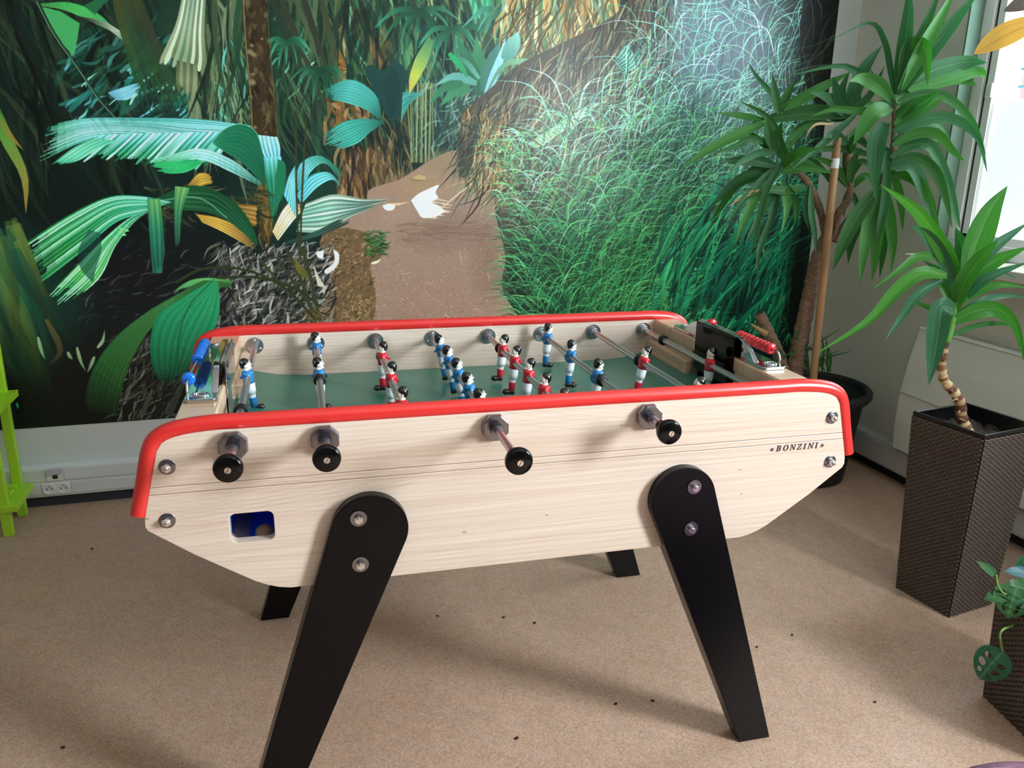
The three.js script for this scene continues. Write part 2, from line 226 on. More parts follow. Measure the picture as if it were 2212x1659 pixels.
  for (const [p, w, cs] of [[[[1042, 205], [1034, 140], [1030, 84]], 46, [[30, 92, 66], [58, 124, 88]]], [[[1040, 205], [1010, 130], [985, 80]], 32, [[24, 80, 60], [44, 106, 80]]], [[[1048, 200], [1060, 140], [1080, 90]], 34, [[40, 100, 84], [60, 120, 110]]], [[[1050, 205], [1080, 130], [1092, 84]], 20, [[120, 170, 190], [150, 200, 210]]], [[[1090, 130], [1112, 90], [1120, 68]], 34, [[70, 130, 120], [130, 180, 170]]], [[[1030, 180], [980, 165], [940, 186]], 18, [[80, 140, 130], [100, 160, 150]]],
    [[[1016, 190], [985, 196], [950, 230]], 26, [[44, 112, 78], [60, 130, 90]]], [[[1000, 180], [960, 190], [925, 228]], 20, [[36, 96, 70], [54, 120, 84]]], [[[1036, 170], [1000, 130], [955, 128]], 12, [[90, 150, 130], [40, 100, 80]]], [[[1140, 130], [1090, 140], [1046, 210]], 12, [[110, 160, 130], [70, 110, 80]]], [[[970, 115], [1000, 150], [1010, 170]], 14, [[30, 150, 90], [40, 130, 84]]], [[[1250, 130], [1170, 132], [1080, 180]], 10, [[110, 130, 80], [70, 90, 60]]], [[[1240, 140], [1160, 150], [1060, 205]], 8, [[60, 66, 50], [50, 60, 44]]]]) blade(p, w, cs, 0.95);
  // ---- the earth path
  const pathPoly = [[930, 345], [985, 325], [1002, 345], [1000, 382], [1058, 398], [1072, 470], [1092, 560], [1084, 620], [1130, 700], [1150, 760], [660, 760], [700, 690], [745, 620], [800, 560], [760, 520], [700, 500], [740, 480], [790, 440], [796, 412], [862, 388]];
  poly(pathPoly, [136, 114, 100], 1, 120);
  for (const [u, v, a, b, k, al] of [[960, 350, 60, 30, [126, 112, 84], 0.8], [900, 400, 90, 40, [142, 118, 90], 0.7], [960, 500, 130, 60, [118, 98, 86], 0.8], [960, 640, 170, 90, [136, 112, 98], 0.8], [1060, 560, 60, 120, [112, 90, 76], 0.6], [880, 470, 80, 40, [142, 122, 106], 0.6]]) blob(u, v, a, b, k, al);
  const onPath = inPoly(pathPoly);
  for (let i = 0; i < 8200; i++) { const u = lerp(690, 1140, r()), v = lerp(330, 740, r()); if (!onPath(u, v)) continue; const s = 0.6 + r() * 2.4 * ((v - 250) / 450), k = r(); poly([[u, v], [u + s * 1.6, v + s * 0.3], [u + s, v + s]], k < 0.6 ? [92, 70, 58] : k < 0.93 ? [186, 156, 130] : [226, 214, 204], 0.3 + r() * 0.4); }
  strokes(60, [850, 1070, 480, 520], { ang: 0, spread: 0.1, len: [30, 90], w: [2, 5], cols: [[104, 80, 66]], a: [0.2, 0.4] }); strokes(14, [840, 1090, 540, 690], { ang: 0.6, spread: 0.8, len: [10, 34], w: [1, 2.4], cols: [[196, 172, 140], [150, 124, 98]], a: [0.6, 0.9] });
  poly([[888, 433], [902, 420], [924, 409], [948, 400], [941, 416], [947, 428], [933, 436], [950, 446], [960, 457], [938, 468], [912, 470], [901, 455]], [236, 232, 238], 1, 60); for (let i = 0; i < 16; i++) { const u = 905 + r() * 50, v = 425 + r() * 44; blade([[u, v], [u + 14, v + 3], [u + 24 + r() * 12, v + 5]], 3, [[214, 196, 178]], 0.7); } poly([[930, 446], [962, 456], [940, 470], [918, 460]], [230, 222, 218], 0.9); poly([[826, 444], [842, 440], [854, 444], [848, 454], [832, 453]], [234, 228, 232], 1, 16); poly([[886, 436], [860, 444], [830, 440], [868, 438]], [200, 176, 140], 0.8);
  poly([[788, 555], [806, 552], [822, 560], [812, 570], [792, 566]], [216, 200, 170], 1, 16); poly([[892, 384], [904, 377], [920, 381], [920, 388], [898, 389]], [160, 142, 100]); poly([[880, 386], [900, 392], [960, 386], [930, 390]], [110, 90, 64], 0.7);
  // bank on the left of the path
  const bank = [[700, 500], [745, 492], [800, 508], [826, 540], [820, 560], [800, 570], [812, 640], [800, 700], [690, 700], [700, 640], [716, 570], [690, 530]];
  poly(bank, [98, 80, 56], 1, 50); strokes(900, [680, 830, 480, 700], { ang: -0.6, spread: 0.9, len: [4, 16], w: [1, 3.4], cols: [[78, 62, 42], [136, 114, 80], [44, 36, 26], [156, 134, 98], [90, 72, 56]], a: [0.4, 0.85], inside: inPoly(bank) });
  strokes(120, [786, 828, 500, 550], { ang: 0.1, spread: 0.6, len: [8, 24], w: [1.5, 4], cols: [[30, 74, 36], [20, 50, 28], [70, 110, 60]], a: [0.6, 0.9] });
  strokes(240, [690, 810, 640, 700], { ang: -0.3, spread: 1.2, len: [5, 16], w: [1, 3], cols: [[136, 116, 80], [84, 70, 46], [164, 144, 104]], a: [0.5, 0.9] });
  // ---- slope on the right with dry hanging grass
  const slope = [[1000, 240], [1060, 190], [1120, 140], [1220, 90], [1330, 30], [1440, -90], [1560, -90], [1470, 120], [1420, 230], [1340, 330], [1240, 420], [1120, 520], [1080, 470], [1062, 400], [1010, 380], [990, 330]];
  poly(slope, [66, 60, 48], 0.95, 60); blob(1040, 300, 40, 60, [162, 126, 66], 0.95); blob(1080, 400, 60, 70, [138, 112, 84], 0.9); blob(1320, 250, 70, 70, [44, 44, 62], 0.8); blob(1400, 160, 90, 100, [92, 100, 112], 0.8); blob(1380, 330, 90, 60, [58, 62, 72], 0.8); blob(1480, 40, 130, 150, [96, 106, 116], 0.9); blob(1440, 230, 110, 120, [80, 96, 104], 0.7); blob(1560, 90, 120, 200, [100, 112, 124], 0.7);
  strokes(1500, [1010, 1460, -60, 400], { ang: (u, v) => 2.0 + (v - 150) / 900, spread: 0.32, len: [40, 140], w: [1.6, 4.6], cols: [[140, 132, 98], [100, 108, 76], [54, 50, 38], [24, 24, 22], [118, 100, 70], [84, 112, 88], [178, 172, 138], [104, 138, 118], [18, 20, 20], [40, 38, 32]], a: [0.6, 0.95], inside: inPoly(slope) });
  strokes(260, [1000, 1110, 230, 400], { ang: 1.7, spread: 0.3, len: [14, 50], w: [1.5, 4], cols: [[170, 138, 80], [100, 82, 52], [190, 160, 104], [70, 60, 46]], a: [0.5, 0.85] });
  poly([[990, 330], [1010, 300], [1030, 250], [1040, 262], [1024, 330], [1012, 376], [994, 384]], [50, 54, 46], 0.8, 24); strokes(120, [985, 1040, 240, 390], { ang: 1.9, spread: 0.5, len: [10, 40], w: [1.2, 3], cols: [[40, 44, 38], [90, 100, 80], [24, 28, 26]], a: [0.6, 0.9] });
  poly([[1140, 312], [1160, 298], [1280, 220], [1294, 226], [1240, 270], [1160, 322]], [150, 168, 136], 0.95); for (let i = 0; i < 4; i++) line([[1146 + i * 4, 306 + i * 4], [1284 + i * 2, 220 + i * 5]], 1.2, [200, 212, 184], 0.8);
  pleat([[1325, 130], [1340, 110], [1356, 84]], [[1342, 160], [1372, 146], [1396, 110]], 14, [[40, 90, 80], [100, 150, 134], [60, 110, 96]], 36, 0.25);
  // ---- tall grass: arching blades, cool and pale above, deep green against black below right
  const field = [[1060, 430], [1090, 330], [1150, 300], [1260, 230], [1330, 180], [1400, 100], [1470, -60], [1740, -60], [1760, 300], [1770, 700], [1130, 700], [1090, 640], [1100, 560]], inField = inPoly(field);
  const paleG = [[120, 186, 170], [150, 206, 196], [96, 166, 146], [170, 210, 206], [84, 150, 120]], midG = [[78, 150, 104], [110, 176, 140], [56, 124, 80], [128, 180, 150], [92, 160, 96], [150, 190, 180]], lowG = [[52, 130, 78], [80, 156, 92], [34, 96, 60], [100, 160, 100], [64, 146, 96]], deepG = [[24, 140, 100], [44, 166, 112], [16, 96, 76], [70, 180, 110], [10, 70, 60], [30, 120, 96]];
  const roots = Array.from({ length: 5200 }, () => [lerp(1070, 1800, r()), lerp(-60, 760, Math.sqrt(r()))]).sort((a, b) => a[1] - b[1]);
  for (const [u, v] of roots) {
    if (!inField(u, Math.min(v, 690))) continue;
    const deep = clamp((u - 1400) / 240) * clamp((v - 360) / 180), low = clamp((v - 400) / 160), pale = clamp((360 - v) / 200), left = clamp((1290 - u) / 180);
    const pal = r() < deep ? deepG : r() < low ? lowG : r() < pale ? paleG : midG, k = pal[Math.floor(r() * pal.length)], dk = r() < 0.28 ? 0.45 : 0.9 + r() * 0.4;
    const t = r() < left * 0.8 ? -2.55 + jit(0.45) : r() < 0.14 ? -2.5 + jit(0.5) : -0.95 + jit(0.42) - pale * 0.25, l = lerp(60, 230, r() * r()) * (1 + 0.2 * deep) * (left > 0.5 ? 0.75 : 1), up = -l * (0.10 + r() * 0.16), sg = Math.cos(t) > 0 ? 1 : -1;
    const e = [u + Math.cos(t) * l, v + Math.sin(t) * l * 0.86], m = [(u + e[0]) / 2 - sg * l * 0.05, (v + e[1]) / 2 + up]; if (e[0] < 1046 && v > 380) continue;
    blade([[u, v], m, [e[0] + sg * l * 0.06, e[1] + l * 0.07]], (1.2 + r() * 2.0) * (1 + deep * 1.3), [[k[0] * dk * 0.7, k[1] * dk * 0.7, k[2] * dk * 0.7], [k[0] * dk, k[1] * dk, k[2] * dk], [k[0] * dk * 1.12, k[1] * dk * 1.12, k[2] * dk * 1.12]], 0.6 + r() * 0.4, 8);
  }
  // bare earth showing dark through the lower right, then the broad near blades
  for (let i = 0; i < 90; i++) { const u = lerp(1490, 1760, r()), v = lerp(520, 720, r()); blade([[u, v], [u + 30, v - 60], [u + 60 + jit(30), v - 120]], 10 + r() * 16, [[3, 18, 16]], 0.5); }
  for (let i = 0; i < 170; i++) { const u = lerp(1400, 1740, r()), v = lerp(560, 730, r()), k = deepG[Math.floor(r() * 6)], l = 110 + r() * 150, t = -1.0 + jit(0.35); blade([[u, v], [u + Math.cos(t) * l * 0.5 - 12, v + Math.sin(t) * l * 0.5], [u + Math.cos(t) * l, v + Math.sin(t) * l]], 4 + r() * 7, [[k[0] * 0.6, k[1] * 0.6, k[2] * 0.6], k, [k[0] + 20, k[1] + 20, k[2] + 10]], 0.55 + r() * 0.4); }
  for (let i = 0; i < 40; i++) { const u = 1700 + r() * 80; blade([[u, 720], [u + 10, 600 + jit(60)], [u + 30 + jit(20), 380 + r() * 120]], 26, [[3, 16, 12]], 0.5); }
  // crossing pale stems above, black gap with brown stalks at the right edge
  for (let i = 0; i < 150; i++) { const u = lerp(1420, 1740, r()), v = lerp(-60, 330, r()), t = jit(3.1), l = 40 + r() * 130, k = paleG[Math.floor(r() * 5)]; line([[u, v], [u + Math.cos(t) * l / 2 + jit(8), v + Math.sin(t) * l / 2 + jit(8)], [u + Math.cos(t) * l, v + Math.sin(t) * l]], 0.8 + r() * 1.4, k, 0.3 + r() * 0.45); }
  poly([[1744, -80], [1900, -80], [1880, 240], [1770, 230], [1730, 130]], [18, 20, 20], 0.88, 40); blob(1800, 260, 80, 120, [16, 26, 24], 0.8);
  strokes(90, [1720, 1880, -60, 260], { ang: 2.2, spread: 0.7, len: [50, 180], w: [1, 2.6], cols: [[104, 92, 60], [70, 66, 50], [130, 140, 120], [60, 90, 80]], a: [0.4, 0.85] });
  strokes(160, [1690, 1880, 240, 560], { ang: 2.3, spread: 0.5, len: [50, 160], w: [1.4, 4], cols: [[20, 90, 70], [40, 120, 90], [14, 56, 46]], a: [0.4, 0.8] });
  // ---- trunk of the palm
  const trunk = [[524, -120], [582, -120], [576, 60], [584, 150], [592, 220], [600, 300], [604, 352], [548, 352], [541, 240], [534, 140], [524, 40]];
  poly(trunk, [52, 42, 26], 1, 50); strokes(380, [520, 606, -110, 350], { ang: 1.5, spread: 0.5, len: [6, 36], w: [2, 9], cols: [[34, 26, 18], [74, 60, 36], [96, 86, 56], [26, 20, 14], [60, 46, 28]], a: [0.3, 0.7], inside: inPoly(trunk) });
  for (const [u, v, s] of [[545, 178, 9], [540, 112, 8], [566, 84, 4], [544, 98, 5], [548, 118, 7], [551, 275, 5], [546, 160, 4]]) blob(u, v, s, s * 0.8, [136, 128, 92], 0.9);
  line([[525, -20], [530, 80], [541, 200], [547, 330]], 2.2, [130, 124, 80], 0.7); line([[577, 20], [588, 160], [600, 300]], 1.8, [110, 84, 44], 0.7);
  poly([[556, 380], [590, 380], [588, 510], [560, 510]], [84, 70, 38]); strokes(60, [556, 590, 380, 510], { ang: 1.5, spread: 0.2, len: [20, 60], w: [2, 5], cols: [[60, 48, 26], [110, 94, 54]], a: [0.5, 0.8] });
  // ---- leaf litter and dead leaves below the near palm
  strokes(950, [470, 730, 520, 720], { ang: (u, v) => 2.2 + (u - 600) / 400, spread: 0.8, len: [14, 64], w: [1.5, 6], cols: [[20, 20, 22], [80, 80, 78], [136, 136, 130], [44, 42, 40], [180, 178, 170], [104, 98, 84], [16, 18, 20]], a: [0.4, 0.9] });
  strokes(330, [140, 480, 540, 760], { ang: -0.5, spread: 0.6, len: [10, 50], w: [1, 4], cols: [[40, 42, 48], [26, 26, 32], [96, 96, 104], [14, 14, 18], [20, 20, 26]], a: [0.3, 0.8] });
  strokes(420, [255, 400, 720, 900], { ang: 2.2, spread: 0.6, len: [10, 46], w: [1.5, 5], cols: [[64, 62, 50], [130, 130, 120], [24, 26, 22], [40, 42, 36], [96, 100, 84]], a: [0.4, 0.85] });
  pleat([[660, 440], [720, 420], [790, 430], [850, 428]], [[640, 500], [700, 500], [760, 468], [840, 436]], 15, [[104, 150, 134], [128, 164, 148], [80, 110, 100], [50, 70, 64]], 26, 0.2, [190, 200, 184]);
  pleat([[620, 520], [680, 500], [740, 470]], [[612, 530], [680, 512], [760, 480]], 5, [[30, 60, 50], [50, 80, 70], [40, 60, 54]], 12, 0.1);
  pleat([[588, 500], [610, 455], [640, 420]], [[600, 520], [630, 480], [656, 450]], 10, [[190, 170, 130], [220, 206, 176], [170, 150, 110]], 24, 0.1);
  poly([[720, 538], [732, 548], [730, 572], [706, 592], [700, 586], [722, 566]], [200, 198, 196], 0.95, 20); poly([[682, 545], [700, 540], [698, 560], [686, 556]], [206, 204, 196]); poly([[676, 570], [690, 600], [704, 622], [686, 618]], [176, 170, 156]);
  // ---- small palm in front of the path
  pleat([[636, 400], [650, 352], [690, 336], [742, 372]], [[650, 420], [670, 372], [700, 352], [738, 392]], 12, [[60, 140, 140], [96, 170, 176], [60, 140, 124], [34, 96, 76]], 26, 0.1);
  pleat([[640, 420], [670, 380], [710, 372], [738, 400]], [[650, 440], [690, 400], [720, 388], [736, 410]], 8, [[80, 160, 170], [104, 180, 186], [50, 120, 100]], 24, 0.1);
  pleat([[612, 420], [624, 380], [640, 352]], [[640, 470], [640, 410], [644, 372]], 12, [[90, 170, 180], [120, 190, 200], [70, 150, 150]], 34, 0.05);
  for (const [a, b, w] of [[[640, 240], [645, 540], 4], [[662, 250], [648, 560], 4], [[676, 680], [620, 540], 7], [[690, 690], [600, 560], 6], [[690, 690], [655, 540], 8], [[684, 690], [560, 560], 5]]) line([a, [(a[0] + b[0]) / 2 + jit(5), (a[1] + b[1]) / 2], b], w, [52, 56, 34], 0.95);
  blade([[664, 600], [644, 575], [640, 560]], 16, [[80, 80, 40], [96, 92, 46]]);
  for (let i = 0; i < 60; i++) line([[676 + jit(16), 676 + jit(14)], [676 + jit(40), 690 + jit(20)]], 1.2, [[110, 96, 64], [60, 50, 34]][i % 2], 0.8);
  // ---- the large pleated leaves
  
  pleat([[545, 272], [440, 258], [300, 254], [180, 256], [100, 270]], [[470, 306], [400, 330], [310, 300], [200, 300], [84, 350]], 34, [[100, 168, 168], [96, 168, 168], [66, 146, 136], [104, 178, 172], [56, 146, 104]], 26, 0.08, [214, 238, 240]);
  pleat([[520, 284], [486, 322], [452, 372]], [[222, 290], [196, 312], [150, 348]], 44, [[120, 186, 186], [84, 160, 150], [44, 132, 98], [34, 116, 76]], 26, 0.3, [206, 236, 236]);
  pleat([[200, 298], [160, 318], [130, 340], [108, 358]], [[250, 304], [210, 322], [170, 346], [136, 356]], 8, [[90, 170, 140], [110, 190, 160], [70, 160, 120]], 16, 0.15);
  pleat([[566, 396], [500, 344], [430, 320], [370, 334], [320, 346]], [[562, 402], [500, 372], [440, 346], [400, 346], [330, 364]], 20, [[24, 96, 72], [100, 166, 160], [140, 194, 194], [96, 170, 140], [40, 146, 84]], 22, 0.06, [224, 242, 242]);
  pleat([[404, 344], [370, 350], [318, 350]], [[440, 350], [400, 372], [332, 374]], 12, [[40, 150, 92], [50, 166, 100], [44, 150, 92]], 10, 0.2);
  pleat([[546, 290], [550, 320], [570, 352]], [[598, 296], [604, 318], [604, 350]], 12, [[140, 196, 206], [120, 184, 196], [90, 160, 168]], 30, 0.02); pleat([[570, 340], [574, 390], [582, 440], [588, 486]], [[606, 338], [612, 380], [606, 420], [592, 480]], 8, [[110, 180, 184], [40, 120, 92], [30, 100, 76], [30, 110, 66]], 14, 0.15);
  poly([[600, 345], [614, 350], [616, 400], [604, 436], [596, 400]], [28, 104, 72], 1, 24);
  pleat([[458, 306], [486, 278], [522, 268], [552, 284], [568, 330], [574, 404]], [[462, 312], [490, 330], [512, 342], [536, 362], [556, 384], [572, 406]], 16, [[30, 110, 80], [24, 100, 72], [22, 94, 68], [18, 82, 60]], 5, 0.02); line([[458, 306], [486, 278], [522, 268], [552, 284], [568, 330]], 2, [110, 180, 160], 0.7);
  // second tier
  strokes(120, [300, 560, 400, 480], { ang: 0.2, spread: 0.5, len: [16, 60], w: [2, 6], cols: [[60, 66, 40], [100, 90, 50], [30, 40, 30]], a: [0.4, 0.8] });
  pleat([[405, 400], [430, 374], [456, 376]], [[410, 416], [440, 400], [462, 396]], 9, [[120, 96, 40], [176, 146, 66], [150, 120, 50]], 18, 0.1);
  pleat([[424, 462], [470, 470], [520, 492], [556, 530]], [[436, 480], [480, 500], [520, 522], [552, 540]], 10, [[160, 130, 54], [178, 146, 66], [140, 108, 50], [90, 70, 40]], 18, 0.1);
  pleat([[510, 440], [556, 444]], [[500, 470], [556, 490]], 9, [[110, 84, 40], [150, 116, 60]], 20, 0.05);
  poly([[330, 432], [400, 402], [450, 406], [510, 440], [546, 490], [556, 530], [500, 480], [440, 458], [380, 452]], [22, 72, 44], 1, 50); pleat([[400, 410], [470, 418], [546, 500]], [[392, 446], [460, 456], [548, 520]], 8, [[34, 84, 48], [24, 70, 44], [30, 80, 56]], 9, 0.03); line([[330, 436], [430, 428], [490, 470]], 3, [120, 180, 160], 0.5);
  pleat([[372, 436], [310, 424], [240, 424], [160, 458], [36, 536]], [[330, 452], [300, 462], [250, 480], [180, 540], [60, 632]], 22, [[46, 130, 104], [66, 160, 128], [52, 146, 104], [44, 132, 78], [40, 116, 64]], 22, 0.1, [190, 236, 210]);
  pleat([[330, 450], [280, 470], [230, 510], [160, 580], [76, 664]], [[322, 456], [290, 480], [250, 530], [215, 600], [150, 656]], 18, [[46, 130, 100], [56, 150, 104], [70, 160, 100], [84, 164, 92], [40, 124, 80]], 20, 0.14, [180, 230, 196]);
  poly([[318, 428], [345, 428], [356, 540], [350, 590], [330, 590], [322, 500]], [34, 104, 78], 0.95); pleat([[320, 430], [324, 500], [332, 588]], [[345, 430], [352, 500], [352, 584]], 5, [[90, 150, 90], [40, 112, 86], [24, 76, 62]], 10, 0.05); pleat([[378, 402], [376, 450], [378, 540]], [[408, 406], [394, 450], [388, 530]], 5, [[100, 150, 90], [60, 120, 84], [30, 70, 56]], 12, 0.05);
  blade([[205, 500], [190, 570], [200, 610]], 40, [[20, 70, 60], [14, 54, 48]], 0.6);
  for (const [u, v] of [[254, 500], [262, 506], [256, 494], [268, 497]]) poly([[u, v], [u + 6, v - 2], [u + 12, v + 2], [u + 6, v + 4]], [120, 200, 120]);
  // third tier: the dark arching leaf and its fan
  pleat([[505, 606], [450, 600], [410, 606], [370, 632]], [[500, 614], [450, 612], [410, 618], [366, 634]], 5, [[60, 110, 60], [90, 150, 90], [80, 150, 90], [60, 120, 70]], 8, 0.02);
  for (const [p, w] of [[[[690, 660], [640, 625], [560, 600], [470, 600]], 5], [[[680, 690], [620, 626], [540, 586], [440, 580], [380, 610]], 5]]) line(p, w, [40, 52, 28]);
  pleat([[500, 612], [440, 606], [390, 632], [320, 672], [250, 728], [204, 790], [184, 860], [190, 896]], [[500, 620], [450, 624], [392, 652], [330, 704], [284, 776], [262, 840], [254, 880], [250, 900]], 15, [[44, 92, 46], [40, 84, 44], [52, 104, 56], [46, 96, 50], [40, 88, 44], [24, 56, 30], [14, 34, 20]], 5, 0.05);
  pleat([[462, 602], [400, 640], [342, 680], [324, 740], [332, 800], [350, 834]], [[470, 608], [474, 650], [466, 700], [444, 740], [420, 780], [386, 830]], 16, [[40, 130, 84], [34, 126, 84], [30, 122, 82], [26, 110, 74], [22, 88, 60], [14, 52, 36]], 6, 0.1);
  line([[458, 608], [410, 660], [386, 730], [384, 800]], 2.2, [14, 70, 48], 0.8); for (let i = 0; i < 26; i++) { const u = 350 + r() * 110, v = 640 + r() * 110; poly([[u, v], [u + 1.6, v], [u + 1, v + 3]], [180, 220, 200], 0.6); }
  // left edge: blurred near leaves
  for (let i = 0; i < 60; i++) { const u = -60 + r() * 110, v = 470 + r() * 170, k = [[30, 110, 84], [50, 130, 84], [90, 120, 56], [20, 70, 60], [110, 124, 60]][Math.floor(r() * 5)]; blade([[u, v], [u + 40 + jit(14), v + 110], [u + 90 + jit(30), v + 230 + jit(40)]], 14 + r() * 20, [k, [k[0] * 0.6, k[1] * 0.6, k[2] * 0.6], [12, 24, 20]], 0.45); }
  blade([[-20, 210], [14, 300], [52, 380], [56, 464]], 22, [[40, 100, 50], [90, 140, 60], [130, 130, 60], [150, 120, 50]], 0.9); blade([[-10, 240], [20, 290], [52, 326]], 12, [[90, 120, 50], [140, 110, 50]], 0.9); blade([[100, 690], [130, 760], [104, 790]], 12, [[120, 96, 50], [80, 70, 40]], 0.6);
  for (const p of [[[82, 728], [90, 760], [98, 778]], [[146, 760], [152, 772], [158, 776]], [[166, 750], [174, 780], [186, 804]], [[204, 770], [196, 790], [188, 806]], [[210, 752], [222, 736], [226, 712]]]) blade(p, 7, [[150, 170, 130], [110, 150, 120]], 0.9);
  blade([[36, 870], [38, 878], [38, 884]], 5, [[60, 160, 100]], 0.9); poly([[326, 862], [330, 836], [320, 850], [300, 900], [310, 902]], [80, 80, 68], 0.8); poly([[400, 830], [396, 812], [378, 850], [352, 894], [372, 900]], [66, 68, 64], 0.8);

  // the ink range of the print
  const im = g.getImageData(0, 0, W, H), GAIN = 2.0, lut = Uint8ClampedArray.from({ length: 256 }, (_, i) => { const l = ((i / 255 + 0.055) / 1.055) ** 2.4, x = i < 11 ? i / 255 / 12.92 : l, y = Math.min(1, x ** 1.1 * GAIN); return 255 * (y < 0.0031308 ? 12.92 * y : 1.055 * y ** (1 / 2.4) - 0.055); });
  for (let i = 0; i < im.data.length; i += 4) { im.data[i] = lut[im.data[i]]; im.data[i + 1] = lut[im.data[i + 1]]; im.data[i + 2] = lut[im.data[i + 2]]; }
  g.putImageData(im, 0, 0);
  const t = canvasTex(c); t.wrapS = t.wrapT = THREE.ClampToEdgeWrapping; t.anisotropy = 8;
  const m = mesh('jungle_mural', new THREE.BoxGeometry(MX1 - MX0, MY1 - MY0, 0.002), [std('#f0f0ee', 0.6), std('#f0f0ee', 0.6), std('#f0f0ee', 0.6), std('#f0f0ee', 0.6), phy('#ffffff', 0.32, { map: t, specularIntensity: 0.65 }), std('#f0f0ee', 0.6)]);
  m.position.set((MX0 + MX1) / 2, (MY0 + MY1) / 2, ZB + 0.0012);
  tag(m, 'large printed jungle photograph with palms and an earth path covering the wall', 'mural');
}
// ---------------------------------------------------------------- windows
function makeWindow(name, w, label, film) {
  const g = new THREE.Group(); g.name = name; scene.add(g); g.userData = { kind: 'structure', label, category: 'window' };
  const x0 = 1.965, x1 = 2.03, f = 0.05, zm = (w.z0 + w.z1) / 2, fm = std('#f2f5f6', 0.35);
  mesh('frame', merge([span(x0, x1, w.y0, w.y0 + f, w.z0, w.z1, 0.004), span(x0, x1, w.y1 - f, w.y1, w.z0, w.z1, 0.004), span(x0, x1, w.y0 + f, w.y1 - f, w.z0, w.z0 + f, 0.004), span(x0, x1, w.y0 + f, w.y1 - f, w.z1 - f, w.z1, 0.004)]), fm, g);
  mesh('seal', merge([span(x0 + 0.012, x1 - 0.012, w.y0 + f, w.y1 - f, w.z0 + f, w.z0 + f + 0.012), span(x0 + 0.012, x1 - 0.012, w.y0 + f, w.y1 - f, w.z1 - f - 0.012, w.z1 - f)]), std('#22262c', 0.5), g);
  const lining = merge([span(XW - 0.003, x0, w.y0, w.y1, w.z0 - 0.001, w.z0 + 0.006), span(XW - 0.003, x0, w.y0, w.y1, w.z1 - 0.006, w.z1 + 0.001), span(XW - 0.003, x0, w.y1 - 0.006, w.y1 + 0.001, w.z0, w.z1)]);
  mesh('lining', lining, std('#66806e', 0.7), g).userData.label = 'grey green window lining';  // lining darker and greener than the wall around it
  const s = 0.028;
  mesh('sash', merge([span(x0 + 0.008, x1 - 0.008, w.y0 + f, w.y0 + f + s, w.z0 + f + 0.012, w.z1 - f - 0.012), span(x0 + 0.008, x1 - 0.008, w.y1 - f - s, w.y1 - f, w.z0 + f + 0.012, w.z1 - f - 0.012),
    span(x0 + 0.008, x1 - 0.008, w.y0 + f, w.y1 - f, w.z0 + f + 0.012, w.z0 + f + 0.012 + s), span(x0 + 0.008, x1 - 0.008, w.y0 + f, w.y1 - f, w.z1 - f - 0.012 - s, w.z1 - f - 0.012), span(x0 + 0.004, x1 - 0.008, w.y0 + f, w.y1 - f, zm - 0.025, zm + 0.025)]), fm, g);
  const glass = phy('#f4fbff', 0.02, { transmission: 1, thickness: 0, ior: 1.45 });
  mesh('pane', new THREE.PlaneGeometry(w.z1 - w.z0 - 2 * f, w.y1 - w.y0 - 2 * f).rotateY(-Math.PI / 2).translate(2.0, (w.y0 + w.y1) / 2, zm), glass, g);
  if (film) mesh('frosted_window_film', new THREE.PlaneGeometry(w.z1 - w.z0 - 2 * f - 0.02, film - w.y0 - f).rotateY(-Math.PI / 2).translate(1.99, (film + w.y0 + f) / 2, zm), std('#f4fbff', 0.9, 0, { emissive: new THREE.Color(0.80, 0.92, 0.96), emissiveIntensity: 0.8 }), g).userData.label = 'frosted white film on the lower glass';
  mesh('hinge', merge([span(x0 - 0.004, x0 + 0.008, film ? film + 0.01 : 1.3, film ? film + 0.055 : 1.35, w.z0 + f + 0.02, w.z0 + f + 0.045, 0.002)]), whiteMat, g);
  return g;
}
makeWindow('window_1', WIN1, 'white framed window behind the yucca with frosted lower glass', FILM);
makeWindow('window_2', WIN2, 'white framed window of clear glass facing the front legs of the football table');
mesh('trim_1', span(1.785, 1.965, 0.875, 0.91, WIN1.z0 - 0.0, WIN1.z1 + 0.05, 0.004), std('#c9c6bb', 0.6)).userData = { kind: 'structure', label: 'pale window sill above the wall heater', category: 'sill' };
// the building and the railing seen through the upper glass
{
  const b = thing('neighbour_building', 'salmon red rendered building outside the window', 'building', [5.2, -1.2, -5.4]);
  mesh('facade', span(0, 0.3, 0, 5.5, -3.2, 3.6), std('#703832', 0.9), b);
  mesh('corner_pier', span(-0.04, 0.3, 0, 5.5, -4.0, -3.2), std('#8f9494', 0.8), b);
  mesh('plinth', span(-0.03, 0, 0, 0.9, -3.2, 3.6), std('#77777a', 0.8), b);
  const r = thing('window_railing', 'thin blue grey metal railing outside the window', 'railing', [2.16, 0, 0]);
  const rm = std('#2f5560', 0.5, 0.3);
  for (let k = 0; k < 4; k++) mesh('vertical_bar', cyl(0.006, 0.006, 0.95, 8).translate(0, 1.385, -0.60 + k * 0.3), rm, r);
  for (const y of [0.92, 1.5, 1.56]) mesh('horizontal_bar', cyl(0.006, 0.006, 1.18, 8).rotateX(Math.PI / 2).translate(0, y, -0.16), rm, r);
}
